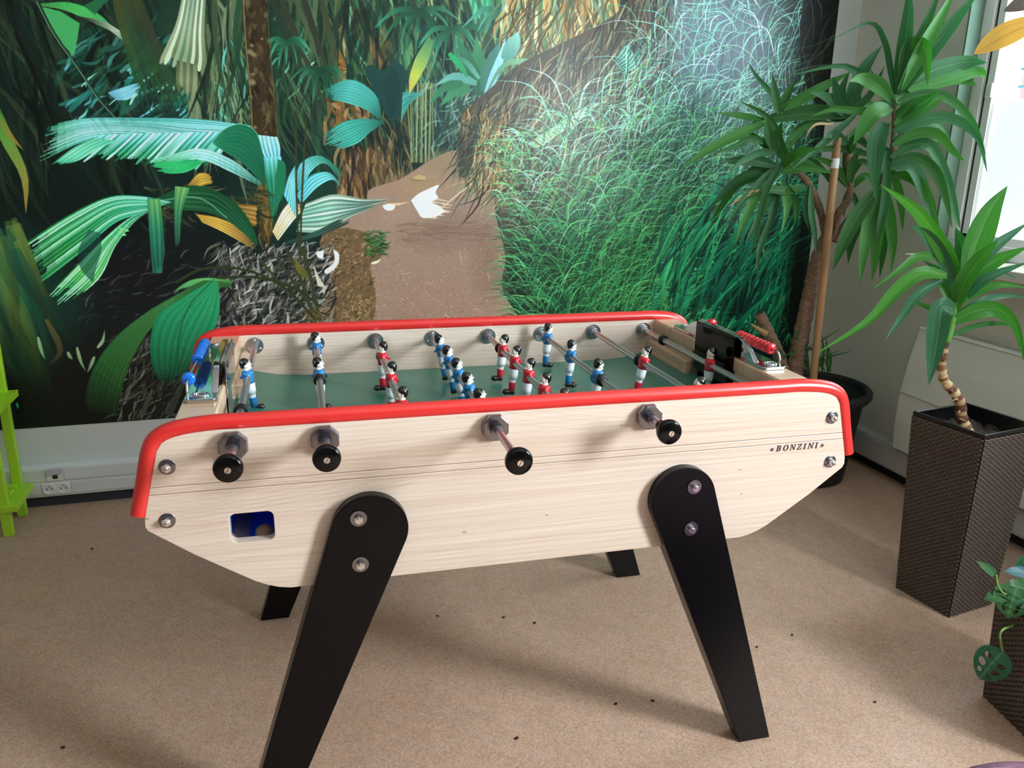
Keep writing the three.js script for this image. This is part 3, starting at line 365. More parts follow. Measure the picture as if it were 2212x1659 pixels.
// ---------------------------------------------------------------- cable trunking and heater
{
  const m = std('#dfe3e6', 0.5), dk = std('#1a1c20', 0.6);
  const t = thing('cable_trunking', 'white cable trunking with sockets along the wall under the jungle print', 'trunking', [0, 0, ZB]);
  mesh('body', span(XL, XW - 0.06, 0.045, 0.155, 0, 0.04, 0.003), m, t);
  for (const [y0, y1] of [[0.106, 0.149], [0.055, 0.096]]) for (const [a, b] of [[XL + 0.01, y0 > 0.1 ? -1.272 : -1.292], [y0 > 0.1 ? -1.215 : -1.197, XW - 0.07]]) mesh('cover', span(a, b, y0, y1, 0.038, 0.044, 0.0015), m, t);
  const net = mesh('network_socket', span(-1.270, -1.217, 0.106, 0.149, 0.038, 0.046, 0.0015), whiteMat, t);
  mesh('flap', box(0.052, 0.02, 0.004, -1.2435, 0.142, 0.05), std('#c3c6cf', 0.5), net);
  mesh('port', box(0.016, 0.014, 0.002, -1.2425, 0.121, 0.0465), dk, net);
  const pw = mesh('power_socket', span(-1.290, -1.199, 0.055, 0.097, 0.038, 0.046, 0.0015), std('#f1f3f3', 0.4), t);
  for (const x of [-1.267, -1.222]) {
    mesh('well', new THREE.TorusGeometry(0.0175, 0.0022, 8, 28).translate(x, 0.076, 0.047), whiteMat, pw);
    for (const dx of [-0.0075, 0.0075]) mesh('hole', cyl(0.0026, 0.0026, 0.003, 10).rotateX(Math.PI / 2).translate(x + dx, 0.076, 0.0455), dk, pw);
    mesh('earth_pin', cyl(0.002, 0.002, 0.006, 8).rotateX(Math.PI / 2).translate(x + 0.002, 0.086, 0.0475), steel, pw);
  }
  const u = thing('cable_trunking', 'cable trunking along the wall under the windows with its shade painted in as grey', 'trunking', [XW, 0, 0]);  // greyer than the back wall trunking: shade of this wall put into the colour
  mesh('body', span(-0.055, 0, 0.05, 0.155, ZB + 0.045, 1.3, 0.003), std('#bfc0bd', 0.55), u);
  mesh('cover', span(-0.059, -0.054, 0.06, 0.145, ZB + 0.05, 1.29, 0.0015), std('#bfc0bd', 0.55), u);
}
{
  const h = thing('wall_heater', 'pale curved panel heater hung below the window', 'heater', [XW, 0, 0]);
  const prof = [[-0.025, 0.632], [-0.045, 0.64], [-0.075, 0.52], [-0.095, 0.39], [-0.098, 0.28], [-0.09, 0.165], [-0.07, 0.16], [-0.075, 0.3], [-0.07, 0.4], [-0.05, 0.53]];
  mesh('front_panel', extrude(polyShape(prof), 0.92, 0.002).translate(0, 0, -0.72), std('#dcdcd4', 0.35), h);
  mesh('seam', span(-0.0965, -0.094, 0.388, 0.3905, -0.718, 0.198), std('#9a9a94', 0.6), h);
  mesh('casing', span(-0.055, 0, 0.18, 0.5, -0.66, 0.14, 0.006), std('#b9b9b4', 0.6), h);
  mesh('top_rim', span(-0.052, -0.022, 0.634, 0.642, -0.72, 0.2, 0.003), std('#eef1f0', 0.3), h);
}
// ---------------------------------------------------------------- football table
const ZO = 0.369, ZI = 0.349, HROD = 0.776, PITCH = 0.149;      // outer and inner face of the sides, rod height, rod spacing
function woodTexture(seed, base, W = 2048, H = 1024) {
  const c = document.createElement('canvas'); c.width = W; c.height = H; const g = c.getContext('2d'), r = rng(seed);
  g.fillStyle = `rgb(${base})`; g.fillRect(0, 0, W, H);
  const bands = Array.from({ length: 26 }, () => [r() * H, 12 + r() * 60, r() < 0.5]);
  for (const [y, h, dk] of bands) { g.fillStyle = dk ? `rgba(178,138,104,${0.05 + r() * 0.06})` : `rgba(250,240,222,${0.06 + r() * 0.08})`;
    g.beginPath(); const k = (r() - 0.5) * 60; g.moveTo(0, y); for (let x = 0; x <= W; x += 64) g.lineTo(x, y + Math.sin(x / 300 + y) * 8 + k * x / W); for (let x = W; x >= 0; x -= 64) g.lineTo(x, y + h + Math.sin(x / 260 + y * 2) * 9 + k * x / W); g.fill(); }
  for (let i = 0; i < 620; i++) {
    const y = r() * H, x0 = r() * W - 300, l = 300 + r() * 1300, a = (r() - 0.5) * 14 - l * 0.012, amp = r() * 7;
    g.strokeStyle = r() < 0.75 ? `rgba(164,126,98,${0.02 + r() * 0.07})` : `rgba(255,246,234,${0.05 + r() * 0.1})`; g.lineWidth = 1 + r() * 3.5;
    g.beginPath(); for (let t = 0; t <= 12; t++) { const x = x0 + l * t / 12, yy = y + a * t / 12 + Math.sin(t * 0.7 + i) * amp; t ? g.lineTo(x, yy) : g.moveTo(x, yy); } g.stroke();
  }
  for (let i = 0; i < 1500; i++) { const x = r() * W, y = r() * H, l = 4 + r() * 16; g.strokeStyle = `rgba(156,120,92,${0.06 + r() * 0.12})`; g.lineWidth = 0.6 + r() * 0.7; g.beginPath(); g.moveTo(x, y); g.lineTo(x + l, y - l * 0.03); g.stroke(); }
  for (let i = 0; i < 9; i++) {   // cathedral figure: nested pointed arches lying along the grain
    const cx = r() * W, cy = r() * H, n = 5 + r() * 6, dir = r() < 0.5 ? 1 : -1; for (let k = 0; k < n; k++) { g.strokeStyle = `rgba(168,132,106,${0.05 + r() * 0.08})`; g.lineWidth = 2 + r() * 5; const a = 90 + k * 70, b = 10 + k * 13; g.beginPath(); g.moveTo(cx - dir * 2600, cy - b * 1.6); g.lineTo(cx - dir * 700, cy - b * 1.2); g.bezierCurveTo(cx, cy - b, cx + dir * a, cy - b * 0.5, cx + dir * (a + 60), cy - k * 2); g.bezierCurveTo(cx + dir * a, cy + b * 0.5, cx, cy + b, cx - dir * 700, cy + b * 1.2); g.lineTo(cx - dir * 2600, cy + b * 1.6); g.stroke(); } }
  for (let i = 0; i < 10; i++) { const x = r() * W, y = r() * H; g.fillStyle = 'rgba(96,66,44,0.6)'; g.beginPath(); g.ellipse(x, y, 3 + r() * 5, 1 + r() * 0.8, -0.08, 0, 7); g.fill(); }
  const t = canvasTex(c); t.repeat.set(1 / 1.45, 1 / 0.7); t.offset.set(0.5, 0.1); return t;
}
const woodTex = woodTexture(11, '220,200,185');
const woodMat = phy('#ffffff', 0.42, { map: woodTex, clearcoat: 0.35, clearcoatRoughness: 0.18 });
const woodTex2 = woodTexture(29, '212,180,148', 1024, 512);
const woodMat2 = phy('#ffffff', 0.42, { map: woodTex2, clearcoat: 0.35, clearcoatRoughness: 0.18 });
const redRim = phy('#dc2a28', 0.33, { clearcoat: 0.5, clearcoatRoughness: 0.22 });
const table = thing('football_table', 'wooden table football game with red rims and black splayed legs', 'football table', [0, 0, 0], -2 * D2R);

// outline of a side, half of it: x >= 0
const sideHalf = [[0, 0.812], [0.545, 0.812], [0.585, 0.808], [0.615, 0.799], [0.633, 0.786], [0.642, 0.772], [0.668, 0.670], [0.672, 0.652], [0.6725, 0.640], [0.669, 0.632], [0.60, 0.580], [0.54, 0.540], [0.505, 0.517], [0.485, 0.507], [0.465, 0.500], [0.445, 0.4965], [0, 0.4965]];
const xAt = (y, right = true) => {   // x of the slanting end at a height
  const e = sideHalf.slice(1, -1); for (let i = 0; i + 1 < e.length; i++) { const [a, b] = [e[i], e[i + 1]]; if ((a[1] - y) * (b[1] - y) <= 0 && a[1] !== b[1]) return lerp(a[0], b[0], (y - a[1]) / (b[1] - a[1])); } return 0.5; };
function sideBoard(y0, y1) {   // closed outline of the side between two heights
  const right = sideHalf.slice(1, -1).filter(([, y]) => y > y0 && y < y1), pts = [];
  const top = y1 >= 0.812 ? [[0.545, 0.812]] : [[xAt(y1), y1]], bot = y0 <= 0.4965 ? [[0.445, 0.4965]] : [[xAt(y0), y0]];
  const R = [...top, ...right, ...bot]; pts.push(...R, ...R.slice().reverse().map(([x, y]) => [-x, y]));
  return polyShape(pts.reverse());
}
function slotHole() {
  const [x0, x1, y0, y1, r] = [-0.539, -0.466, 0.5945, 0.649, 0.011], p = new THREE.Path();
  p.moveTo(x0 + r, y0); p.lineTo(x1 - r, y0); p.absarc(x1 - r, y0 + r, r, -Math.PI / 2, 0); p.lineTo(x1, y1 - r); p.absarc(x1 - r, y1 - r, r, 0, Math.PI / 2); p.lineTo(x0 + r, y1); p.absarc(x0 + r, y1 - r, r, Math.PI / 2, Math.PI); p.lineTo(x0, y0 + r); p.absarc(x0 + r, y0 + r, r, Math.PI, 1.5 * Math.PI); return p;
}
{
  const core = sideBoard(0.4965, 0.812); core.holes.push(slotHole());
  mesh('side_core', extrude(core, 0.0125).translate(0, 0, ZI), woodMat, table);
  const lower = sideBoard(0.4965, 0.695); lower.holes.push(slotHole());
  for (const s of [sideBoard(0.7095, 0.812), sideBoard(0.6962, 0.7083), lower]) mesh('side_board', extrude(s, ZO - ZI - 0.0125, 0.0012, 2).translate(0, 0, ZI + 0.0125), woodMat, table);
  mesh('rear_side', extrude(sideBoard(0.4965, 0.812), 0.02, 0.001).translate(0, 0, -ZO), woodMat, table);
  // red bumper along the top and down both ends of each side
  const half = [[0.6815, 0.660], [0.668, 0.712], [0.654, 0.769], [0.645, 0.788], [0.628, 0.800], [0.602, 0.8075], [0.552, 0.8125], [0.50, 0.8125]];
  for (const z of [ZO - 0.010, -(ZO - 0.010)]) {
    const pts = [...half.map(([x, y]) => V3(-x, y, z)), V3(0, 0.8125, z), ...half.slice().reverse().map(([x, y]) => V3(x, y, z))];
    const curve = new THREE.CatmullRomCurve3(pts, false, 'centripetal'), tube = new THREE.TubeGeometry(curve, 220, 0.0142, 18, false);
    const caps = [0, 1].map((t) => { const p = curve.getPoint(t), d = curve.getTangent(t).multiplyScalar(t ? 1 : -1), c = new THREE.CircleGeometry(0.0142, 18); c.applyQuaternion(new THREE.Quaternion().setFromUnitVectors(V3(0, 0, 1), d)); return c.translate(p.x, p.y, p.z); });
    mesh('rim', merge([tube, ...caps]), redRim, table);
  }
}
{ // playing field, ends, bottom
  const f = polyShape([[-0.553, 0.67], [0.553, 0.67], [0.553, 0.716], [0.535, 0.7125], [0.47, 0.6985], [0.40, 0.694], [-0.40, 0.694], [-0.47, 0.6985], [-0.535, 0.7125], [-0.553, 0.716]]);
  mesh('playing_field', extrude(f, 2 * ZI).translate(0, 0, -ZI), phy('#2a7563', 0.36, { clearcoat: 0.3, clearcoatRoughness: 0.25 }), table).userData.label = 'dark green playing field';
  mesh('bottom_board', span(-0.46, 0.46, 0.502, 0.514, -ZI, ZI), woodMat, table);
  for (const s of [-1, 1]) {
    const m = (pts) => polyShape(s > 0 ? pts : pts.map(([x, y]) => [-x, y]).reverse());
    mesh('end_rail', extrude(m([[0.5535, 0.775], [0.622, 0.775], [0.622, 0.8], [0.619, 0.8035], [0.5565, 0.8035], [0.5535, 0.8]]), 2 * ZI - 0.001).translate(0, 0, -ZI + 0.0005), woodMat2, table);
    mesh('end_board', extrude(m([[0.605, 0.7745], [0.622, 0.7745], [0.650, 0.668], [0.652, 0.645], [0.487, 0.523], [0.448, 0.515], [0.455, 0.53], [0.48, 0.54], [0.632, 0.652], [0.632, 0.665]]), 2 * ZI - 0.002).translate(0, 0, -ZI + 0.001), woodMat2, table);
    for (const q of [-1, 1]) {
      mesh('end_wall', uvPlanar(span(Math.min(s * 0.5535, s * 0.572), Math.max(s * 0.5535, s * 0.572), 0.68, 0.7745, Math.min(q * 0.105, q * (ZI - 0.001)), Math.max(q * 0.105, q * (ZI - 0.001)))), woodMat2, table);
      const lo = new RoundedBoxGeometry(0.02, 0.065, ZI - 0.104, 3, 0.006).translate(s * 0.5445, 0.7145, q * (ZI + 0.102) / 2);
      mesh('goal_cheek', uvPlanar(lo), woodMat2, table);
    }
    mesh('goal_box', merge([span(Math.min(s * 0.572, s * 0.604), Math.max(s * 0.572, s * 0.604), 0.66, 0.672, -0.105, 0.105), span(Math.min(s * 0.6, s * 0.604), Math.max(s * 0.6, s * 0.604), 0.672, 0.7745, -0.105, 0.105)]), std('#101010', 0.8), table);
  }
}
{ // ball return with its blue chute
  const blue = std('#1b84ff', 0.6);
  mesh('ball_chute', merge([span(-0.552, -0.453, 0.560, 0.566, 0.19, ZI - 0.0005), span(-0.552, -0.453, 0.656, 0.662, 0.19, ZI - 0.0005), span(-0.548, -0.542, 0.560, 0.662, 0.19, ZI - 0.0005), span(-0.453, -0.447, 0.560, 0.662, 0.19, ZI - 0.0005), span(-0.558, -0.447, 0.560, 0.662, 0.184, 0.19)]), blue, table).userData.label = 'blue plastic ball chute';
}
{ // lettering printed on the side
  const font = await new FontLoader().loadAsync('fonts/droid/droid_serif_bold.typeface.json');
  const parts = []; let x = 0; const size = 0.0122;
  for (const [ch, adv, s] of [['«', 0.0130, 1.0], ['B', 0.0142, 1], ['O', 0.0150, 1], ['N', 0.0155, 1], ['Z', 0.0135, 1], ['I', 0.0098, 1], ['N', 0.0155, 1], ['I', 0.0115, 1], ['»', 0.01, 1.0]]) {
    const t = new TextGeometry(ch, { font, size: size * s, depth: 0.0003, curveSegments: 6, bevelEnabled: true, bevelThickness: 0.0002, bevelSize: 0.00035, bevelSegments: 1 }); t.translate(x, 0, 0); parts.push(t); x += adv * 1.05;
  }
  const g = merge(parts); g.applyMatrix4(new THREE.Matrix4().set(1, 0.18, 0, 0, 0, 1, 0, 0, 0, 0, 1, 0, 0, 0, 0, 1)); g.computeBoundingBox();
  const w = g.boundingBox.max.x - g.boundingBox.min.x; g.translate(-g.boundingBox.min.x, 0, 0).scale(0.123 / w, 1, 1);
  mesh('lettering', g.translate(0.4945, 0.6800, ZO - 0.0001), std('#3a2522', 0.6), table).userData.label = 'dark serif lettering printed on the side';
}
const darkSteel = std(new THREE.Color(0.26, 0.26, 0.30), 0.22, 1), rodMat = std(new THREE.Color(0.55, 0.56, 0.60), 0.34, 1);
// legs: flat black boards with round heads
{
  const legMat = phy('#07070a', 0.26, { specularIntensity: 0.45 });
  const hex = (r, h) => new THREE.CylinderGeometry(r, r, h, 6).rotateX(Math.PI / 2);
  for (const sx of [-1, 1]) for (const sz of [-1, 1]) {
    const s = new THREE.Shape(); const cx = 0.303, cy = 0.602, r = 0.068;
    const touch = (px, side) => { const d = Math.hypot(px - cx, cy), b = Math.atan2(-cy, px - cx); return b + side * Math.acos(r / d); };   // where a long edge runs into the round head
    s.moveTo(0.4866, 0); s.lineTo(0.5615, 0); s.absarc(cx, cy, r, touch(0.5615, 1), touch(0.4866, -1), false); s.lineTo(0.4866, 0);
    let g = extrude(s, 0.044, 0.0022, 3, 40); if (sx < 0) { g.scale(-1, 1, 1); const ix = g.attributes.position; for (let i = 0; i < ix.count; i += 3) for (const a of Object.values(g.attributes)) { const n = a.itemSize; for (let k = 0; k < n; k++) { const t = a.array[(i + 1) * n + k]; a.array[(i + 1) * n + k] = a.array[(i + 2) * n + k]; a.array[(i + 2) * n + k] = t; } } }
    g.translate(0, 0, sz > 0 ? ZO - 0.024 : -ZO - 0.020 - 0.0);
    const leg = mesh('leg', g, legMat, table);
    if (sz > 0) for (const y of [0.629, 0.5395]) {
      mesh('washer', cyl(0.0148, 0.0148, 0.0022, 28).rotateX(Math.PI / 2).translate(sx * 0.3225, y, ZO + 0.0212), darkSteel, leg);
      mesh('bolt', merge([hex(0.0078, 0.007).translate(sx * 0.3225, y, ZO + 0.0258), cyl(0.0048, 0.0052, 0.004, 16).rotateX(Math.PI / 2).translate(sx * 0.3225, y, ZO + 0.031)]), chrome, leg);
    }
  }
  for (const sx of [-1, 1]) for (const [x, y] of [[0.6279, 0.7441], [0.6371, 0.648]]) {
    const w = mesh('washer', lathe([[0, 0.0022], [0.010, 0.0022], [0.0135, 0.0008], [0.0138, 0]], 24).rotateX(Math.PI / 2).translate(sx * x, y, ZO), darkSteel, table);
    mesh('cap_nut', merge([hex(0.0082, 0.006).translate(sx * x, y, ZO + 0.005), lathe([[0, 0.0075], [0.003, 0.0068], [0.0052, 0.0045], [0.0062, 0.0]], 20).rotateX(Math.PI / 2).translate(sx * x, y, ZO + 0.008)]), chrome, w);
  }
}
// little players: one figure each, facing +x, the rod through the chest
function playerGeometry() {
  const skin = [], shirt = [], white = [], dark = [];
  const ell = (rx, ry, rz, x, y, z, n = 16) => new THREE.SphereGeometry(1, n, 12).scale(rx, ry, rz).translate(x, y, z);
  const ring = (pts, sx, sz, x = 0) => lathe(pts, 18).scale(sx, 1, sz).translate(x, 0, 0);
  dark.push(merge([box(0.024, 0.0115, 0.0135, 0.004, -0.0715, 0, 0.004), ell(0.009, 0.0075, 0.0078, 0.013, -0.0715, 0)]));
  shirt.push(ring([[0, -0.067], [0.0078, -0.067], [0.0086, -0.058], [0.0092, -0.048], [0.0098, -0.0465], [0, -0.0465]], 0.9, 0.95));
  white.push(ring([[0.0082, -0.0475], [0.0088, -0.040], [0.0100, -0.0375], [0.0108, -0.0365]], 0.92, 1));
  white.push(ring([[0, -0.0385], [0.0108, -0.0385], [0.0116, -0.028], [0.0122, -0.016], [0.0116, -0.008], [0, -0.008]], 0.92, 1.08));
  shirt.push(ring([[0, -0.013], [0.0128, -0.013], [0.0122, -0.009], [0.0126, 0], [0.0140, 0.008], [0.0128, 0.0125], [0.0085, 0.0155], [0, 0.0165]], 0.92, 1.1));
  for (const q of [-1, 1]) shirt.push(merge([ell(0.0062, 0.0105, 0.0055, 0.001, 0.003, q * 0.0142), ell(0.0052, 0.0085, 0.0042, -0.006, -0.0055, q * 0.0125)]));
  shirt.push(new THREE.ConeGeometry(0.0062, 0.013, 4).rotateZ(1.9).translate(-0.0135, 0.0005, 0));
  skin.push(ring([[0.0072, 0.0135], [0.0068, 0.019], [0.0062, 0.0215]], 1, 1));
  skin.push(ell(0.0098, 0.0122, 0.0088, 0.0012, 0.0275, 0)); skin.push(new THREE.ConeGeometry(0.0026, 0.006, 6).rotateZ(-1.2).translate(0.0112, 0.0265, 0)); skin.push(ell(0.004, 0.003, 0.004, 0.0075, 0.0185, 0));
  for (const q of [-1, 1]) { skin.push(ell(0.002, 0.003, 0.0014, -0.0005, 0.0268, q * 0.009)); dark.push(ell(0.0009, 0.0009, 0.0013, 0.0096, 0.0295, q * 0.0036, 8)); }
  dark.push(new THREE.SphereGeometry(1, 20, 12, 0, Math.PI * 2, 0, Math.PI * 0.52).scale(0.0112, 0.0138, 0.0102).rotateZ(0.55).translate(-0.0008, 0.0292, 0)); dark.push(ell(0.0072, 0.0098, 0.0092, -0.0052, 0.0285, 0));
  return mergeGeometries([merge(skin), merge(shirt), merge(white), merge(dark)], true);
}
const figure = playerGeometry();
const skinM = phy('#e9e4d4', 0.4, { clearcoat: 0.3 }), whiteM = phy('#e6eaee', 0.4, { clearcoat: 0.3 }), darkM = phy('#070709', 0.25, { clearcoat: 0.7 });
const blueKit = [skinM, phy('#1878b8', 0.38, { clearcoat: 0.35 }), whiteM, darkM], redKit = [skinM, phy('#c8142a', 0.38, { clearcoat: 0.35 }), whiteM, darkM];
const octagon = extrude(polyShape(Array.from({ length: 8 }, (_, i) => [0.0255 * Math.cos((i + 0.5) * Math.PI / 4), 0.0255 * Math.sin((i + 0.5) * Math.PI / 4)])), 0.016, 0.0022, 2);
const knobGeo = lathe([[0, -0.024], [0.0085, -0.024], [0.0105, -0.022], [0.0125, -0.014], [0.018, -0.002], [0.0222, 0.008], [0.0232, 0.014], [0.0222, 0.0195], [0.0195, 0.0228], [0.006, 0.0245], [0.0058, 0.0235], [0, 0.0235]], 36).rotateX(Math.PI / 2);
const screwHead = mergeGeometries([cyl(0.0052, 0.0052, 0.002, 20).rotateX(Math.PI / 2).toNonIndexed(), box(0.0095, 0.0011, 0.0006, 0, 0, 0.0009).rotateZ(1.1).toNonIndexed()], true);
const stopGeo = lathe([[0.0072, -0.006], [0.012, -0.006], [0.0135, -0.004], [0.0135, 0.004], [0.012, 0.006], [0.0072, 0.006]], 24).rotateX(Math.PI / 2);
const hexNut = merge([new THREE.CylinderGeometry(0.0165, 0.0165, 0.009, 6).rotateX(Math.PI / 2).translate(0, 0, 0.0105), cyl(0.0205, 0.0205, 0.005, 28).rotateX(Math.PI / 2).translate(0, 0, 0.003), cyl(0.012, 0.0125, 0.016, 24).rotateX(Math.PI / 2).translate(0, 0, 0.018)]);
const rods = [   // team, lean in degrees, players' z, rubber stops, knob
  ['blue', 7, [-0.055], [0.185], 0.463], ['blue', 1, [-0.290, -0.033], [0.000], 0.452], ['red', -1, [-0.157, 0.034, 0.225], [-0.180], 0],
  ['blue', 8, [-0.213, -0.094, 0.025, 0.144, 0.263], [], 0.529], ['red', -6, [-0.180, -0.060, 0.060, 0.180, 0.298], [-0.205], 0], ['blue', -4, [-0.287, -0.092, 0.094], [0.123], 0.450],
  ['red', -11, [0.003, 0.272], [-0.024], 0], ['red', -3, [0.048], [-0.214], 0]];
rods.forEach(([team, lean, men, stops, knob], i) => {
  const x = (i + 1 - 4.5) * PITCH, front = knob > 0, z0 = front ? -ZI + 0.002 : -0.47, z1 = front ? knob - 0.02 : ZI - 0.002;
  const rod = mesh('rod', cyl(0.0072, 0.0072, z1 - z0, 24).rotateX(Math.PI / 2).translate(0, 0, (z0 + z1) / 2), rodMat, table);
  rod.position.set(x, HROD, 0);
  for (const z of men) { const p = mesh('player', figure, team === 'blue' ? blueKit : redKit, rod); p.position.z = z; p.rotation.order = 'ZYX'; p.rotation.set(0, team === 'blue' ? 0 : Math.PI, lean * D2R); p.userData.label = `${team} shirted player figure with black hair`; }
  for (const z of stops) { const s = mesh('rubber_stop', stopGeo, rubber, rod); s.position.z = z; }
  const zk = front ? knob : -0.47;
  const k = mesh('knob', knobGeo, blackGloss, rod); k.position.z = zk; if (!front) k.rotation.y = Math.PI;
  const s = mesh('knob_screw', screwHead, [chrome, std('#2a2a2e', 0.5)], rod); s.position.z = zk + (front ? 0.0242 : -0.0242); if (!front) s.rotation.y = Math.PI;
  const b = mesh('bearing', merge([octagon.clone(), cyl(0.0118, 0.0122, 0.024, 28).rotateX(Math.PI / 2).translate(0, 0, 0.022)]), darkSteel, rod); b.position.z = front ? ZO : -ZO; if (!front) b.rotation.y = Math.PI;
  if (front) {
    const d = mesh('wall_flange', cyl(0.0205, 0.0212, 0.004, 32).rotateX(Math.PI / 2), steel, rod); d.position.z = -ZI + 0.002;
    for (const a of [90, 210, 330]) { const q = mesh('screw', new THREE.SphereGeometry(0.0036, 12, 8).scale(1, 1, 0.6), chrome, rod); q.position.set(0.0145 * Math.cos(a * D2R), 0.0145 * Math.sin(a * D2R), -ZI + 0.0045); }
  } else { const n = mesh('hex_collar', hexNut, steel, rod); n.position.z = -ZI; }
});
// scoring units on both end rails: mirror plate, arched cover, goal plate and counting beads on a wire
{
  const mirror = std(new THREE.Color(0.56, 0.60, 0.64), 0.07, 1), smoked = phy('#070605', 0.07, { specularIntensity: 0.4 });
  const plate = new THREE.Shape(); { const a = 0.029, b = 0.226, r = 0.009; plate.moveTo(-a + r, -b); plate.lineTo(a - r, -b); plate.absarc(a - r, -b + r, r, -Math.PI / 2, 0); plate.lineTo(a, b - r); plate.absarc(a - r, b - r, r, 0, Math.PI / 2); plate.lineTo(-a + r, b); plate.absarc(-a + r, b - r, r, Math.PI / 2, Math.PI); plate.lineTo(-a, -b + r); plate.absarc(-a + r, -b + r, r, Math.PI, 1.5 * Math.PI); }
  const arch = [[-0.175, 0], [-0.16, 0.013], [-0.135, 0.028], [-0.105, 0.039], [-0.085, 0.042], [0.085, 0.042], [0.105, 0.039], [0.135, 0.028], [0.16, 0.013], [0.175, 0]];
  for (const s of [-1, 1]) {
    const u = mesh('score_plate', extrude(plate, 0.0075, 0.0018, 3).rotateX(-Math.PI / 2), mirror, table); u.position.set(s * 0.588, 0.8036, -0.012);
    const ar = mesh('arched_cover', extrude(polyShape([[-0.175, 0], ...catmull(arch.slice(0, 5), 16).slice(1), ...catmull(arch.slice(5), 16).slice(0, -1), [0.175, 0]]), 0.012, 0.0015, 2, 24).rotateY(Math.PI / 2), mirror, u); ar.position.set(s > 0 ? -0.0285 : 0.0165, 0.0070, 0.012);
    for (const z of [-0.2, 0.2]) { const d = mesh('dish', new THREE.TorusGeometry(0.0135, 0.0026, 10, 32).rotateX(Math.PI / 2).scale(1.05, 1, 0.8), mirror, u); d.position.set(s * 0.002, 0.0085, z); }
    const gp = mesh('goal_plate', new RoundedBoxGeometry(0.004, 0.122, 0.188, 3, 0.0018), s > 0 ? smoked : mirror, table); gp.position.set(s * 0.5505, 0.793, 0.006); gp.userData.label = s > 0 ? 'smoked black goal plate' : 'mirror polished goal plate';
    const wire = new THREE.CatmullRomCurve3([V3(0, -0.026, 0.192), V3(0, -0.012, 0.190), V3(0, -0.002, 0.182), V3(0, 0, 0.17), V3(0, 0, 0), V3(0, 0, -0.17), V3(0, -0.002, -0.182), V3(0, -0.012, -0.190), V3(0, -0.026, -0.192)], false, 'centripetal');
    const w = mesh('counter_wire', new THREE.TubeGeometry(wire, 60, 0.0024, 8), chrome, table); w.position.set(s * 0.6115, 0.836, 0);
    const bm = phy(s > 0 ? '#c81224' : '#0f6fd8', 0.22, { clearcoat: 0.6, clearcoatRoughness: 0.1 });
    const bead = lathe([[0.003, -0.0082], [0.0095, -0.0078], [0.0122, -0.0045], [0.0128, 0], [0.0122, 0.0045], [0.0095, 0.0078], [0.003, 0.0082]], 24).rotateX(Math.PI / 2);
    const zs = s > 0 ? [...Array.from({ length: 9 }, (_, k) => 0.018 + k * 0.0165), -0.125] : [...Array.from({ length: 9 }, (_, k) => -0.172 + k * 0.0165 + 0.05), 0.158];
    for (const z of zs) { const b = mesh('bead', bead, bm, w); b.position.z = z; }
  }
}
// the ball waiting in the return
{
  const p = V3(-0.486, 0.566 + 0.0172, 0.318).applyAxisAngle(V3(0, 1, 0), -2 * D2R);
  tag(mesh('ball', new THREE.SphereGeometry(0.0172, 28, 20).translate(p.x, p.y, p.z), std('#b08a62', 0.75)), 'small tan cork ball lying in the blue return slot', 'ball');
}
// ---------------------------------------------------------------- plants
function leafGeometry(pts, width, roll = 0, fold = 0.18, n = 14, shape = 0.34, tip = 1.0) {   // a strap leaf along a 3-D line, folded along its midrib
  const curve = new THREE.CatmullRomCurve3(pts, false, 'centripetal'), pos = [], idx = [], uv = [], M = 4;
  let side = null;
  for (let i = 0; i <= n; i++) {
    const t = i / n, p = curve.getPoint(t), T = curve.getTangent(t), toCam = CAM.clone().sub(p).normalize();
    let s = T.clone().cross(toCam); if (s.lengthSq() < 1e-4) s = side ? side.clone() : T.clone().cross(V3(0, 1, 0)); s.normalize();
    s.applyAxisAngle(T, roll); if (side && s.dot(side) < 0) s.negate(); if (side) s.lerp(side, 0.35).normalize(); side = s.clone();
    const N = s.clone().cross(T).normalize(), w = width / 2 * (t < shape ? 0.42 + 0.58 * Math.sin(t / shape * Math.PI / 2) : Math.pow(Math.cos((t - shape) / (1 - shape) * Math.PI / 2), tip)) + 0.0006;
    for (let k = 0; k <= M; k++) { const a = k / M * 2 - 1, q = p.clone().addScaledVector(s, a * w).addScaledVector(N, (Math.abs(a) - 0.5) * fold * w * 2); pos.push(q.x, q.y, q.z); uv.push(k / M, t); }
    if (i) for (let k = 0; k < M; k++) { const a = (i - 1) * (M + 1) + k, b = a + M + 1; idx.push(a, b, a + 1, a + 1, b, b + 1); }
  }
  const g = new THREE.BufferGeometry(); g.setAttribute('position', new THREE.Float32BufferAttribute(pos, 3)); g.setAttribute('uv', new THREE.Float32BufferAttribute(uv, 2)); g.setIndex(idx); g.computeVertexNormals(); return g;
}
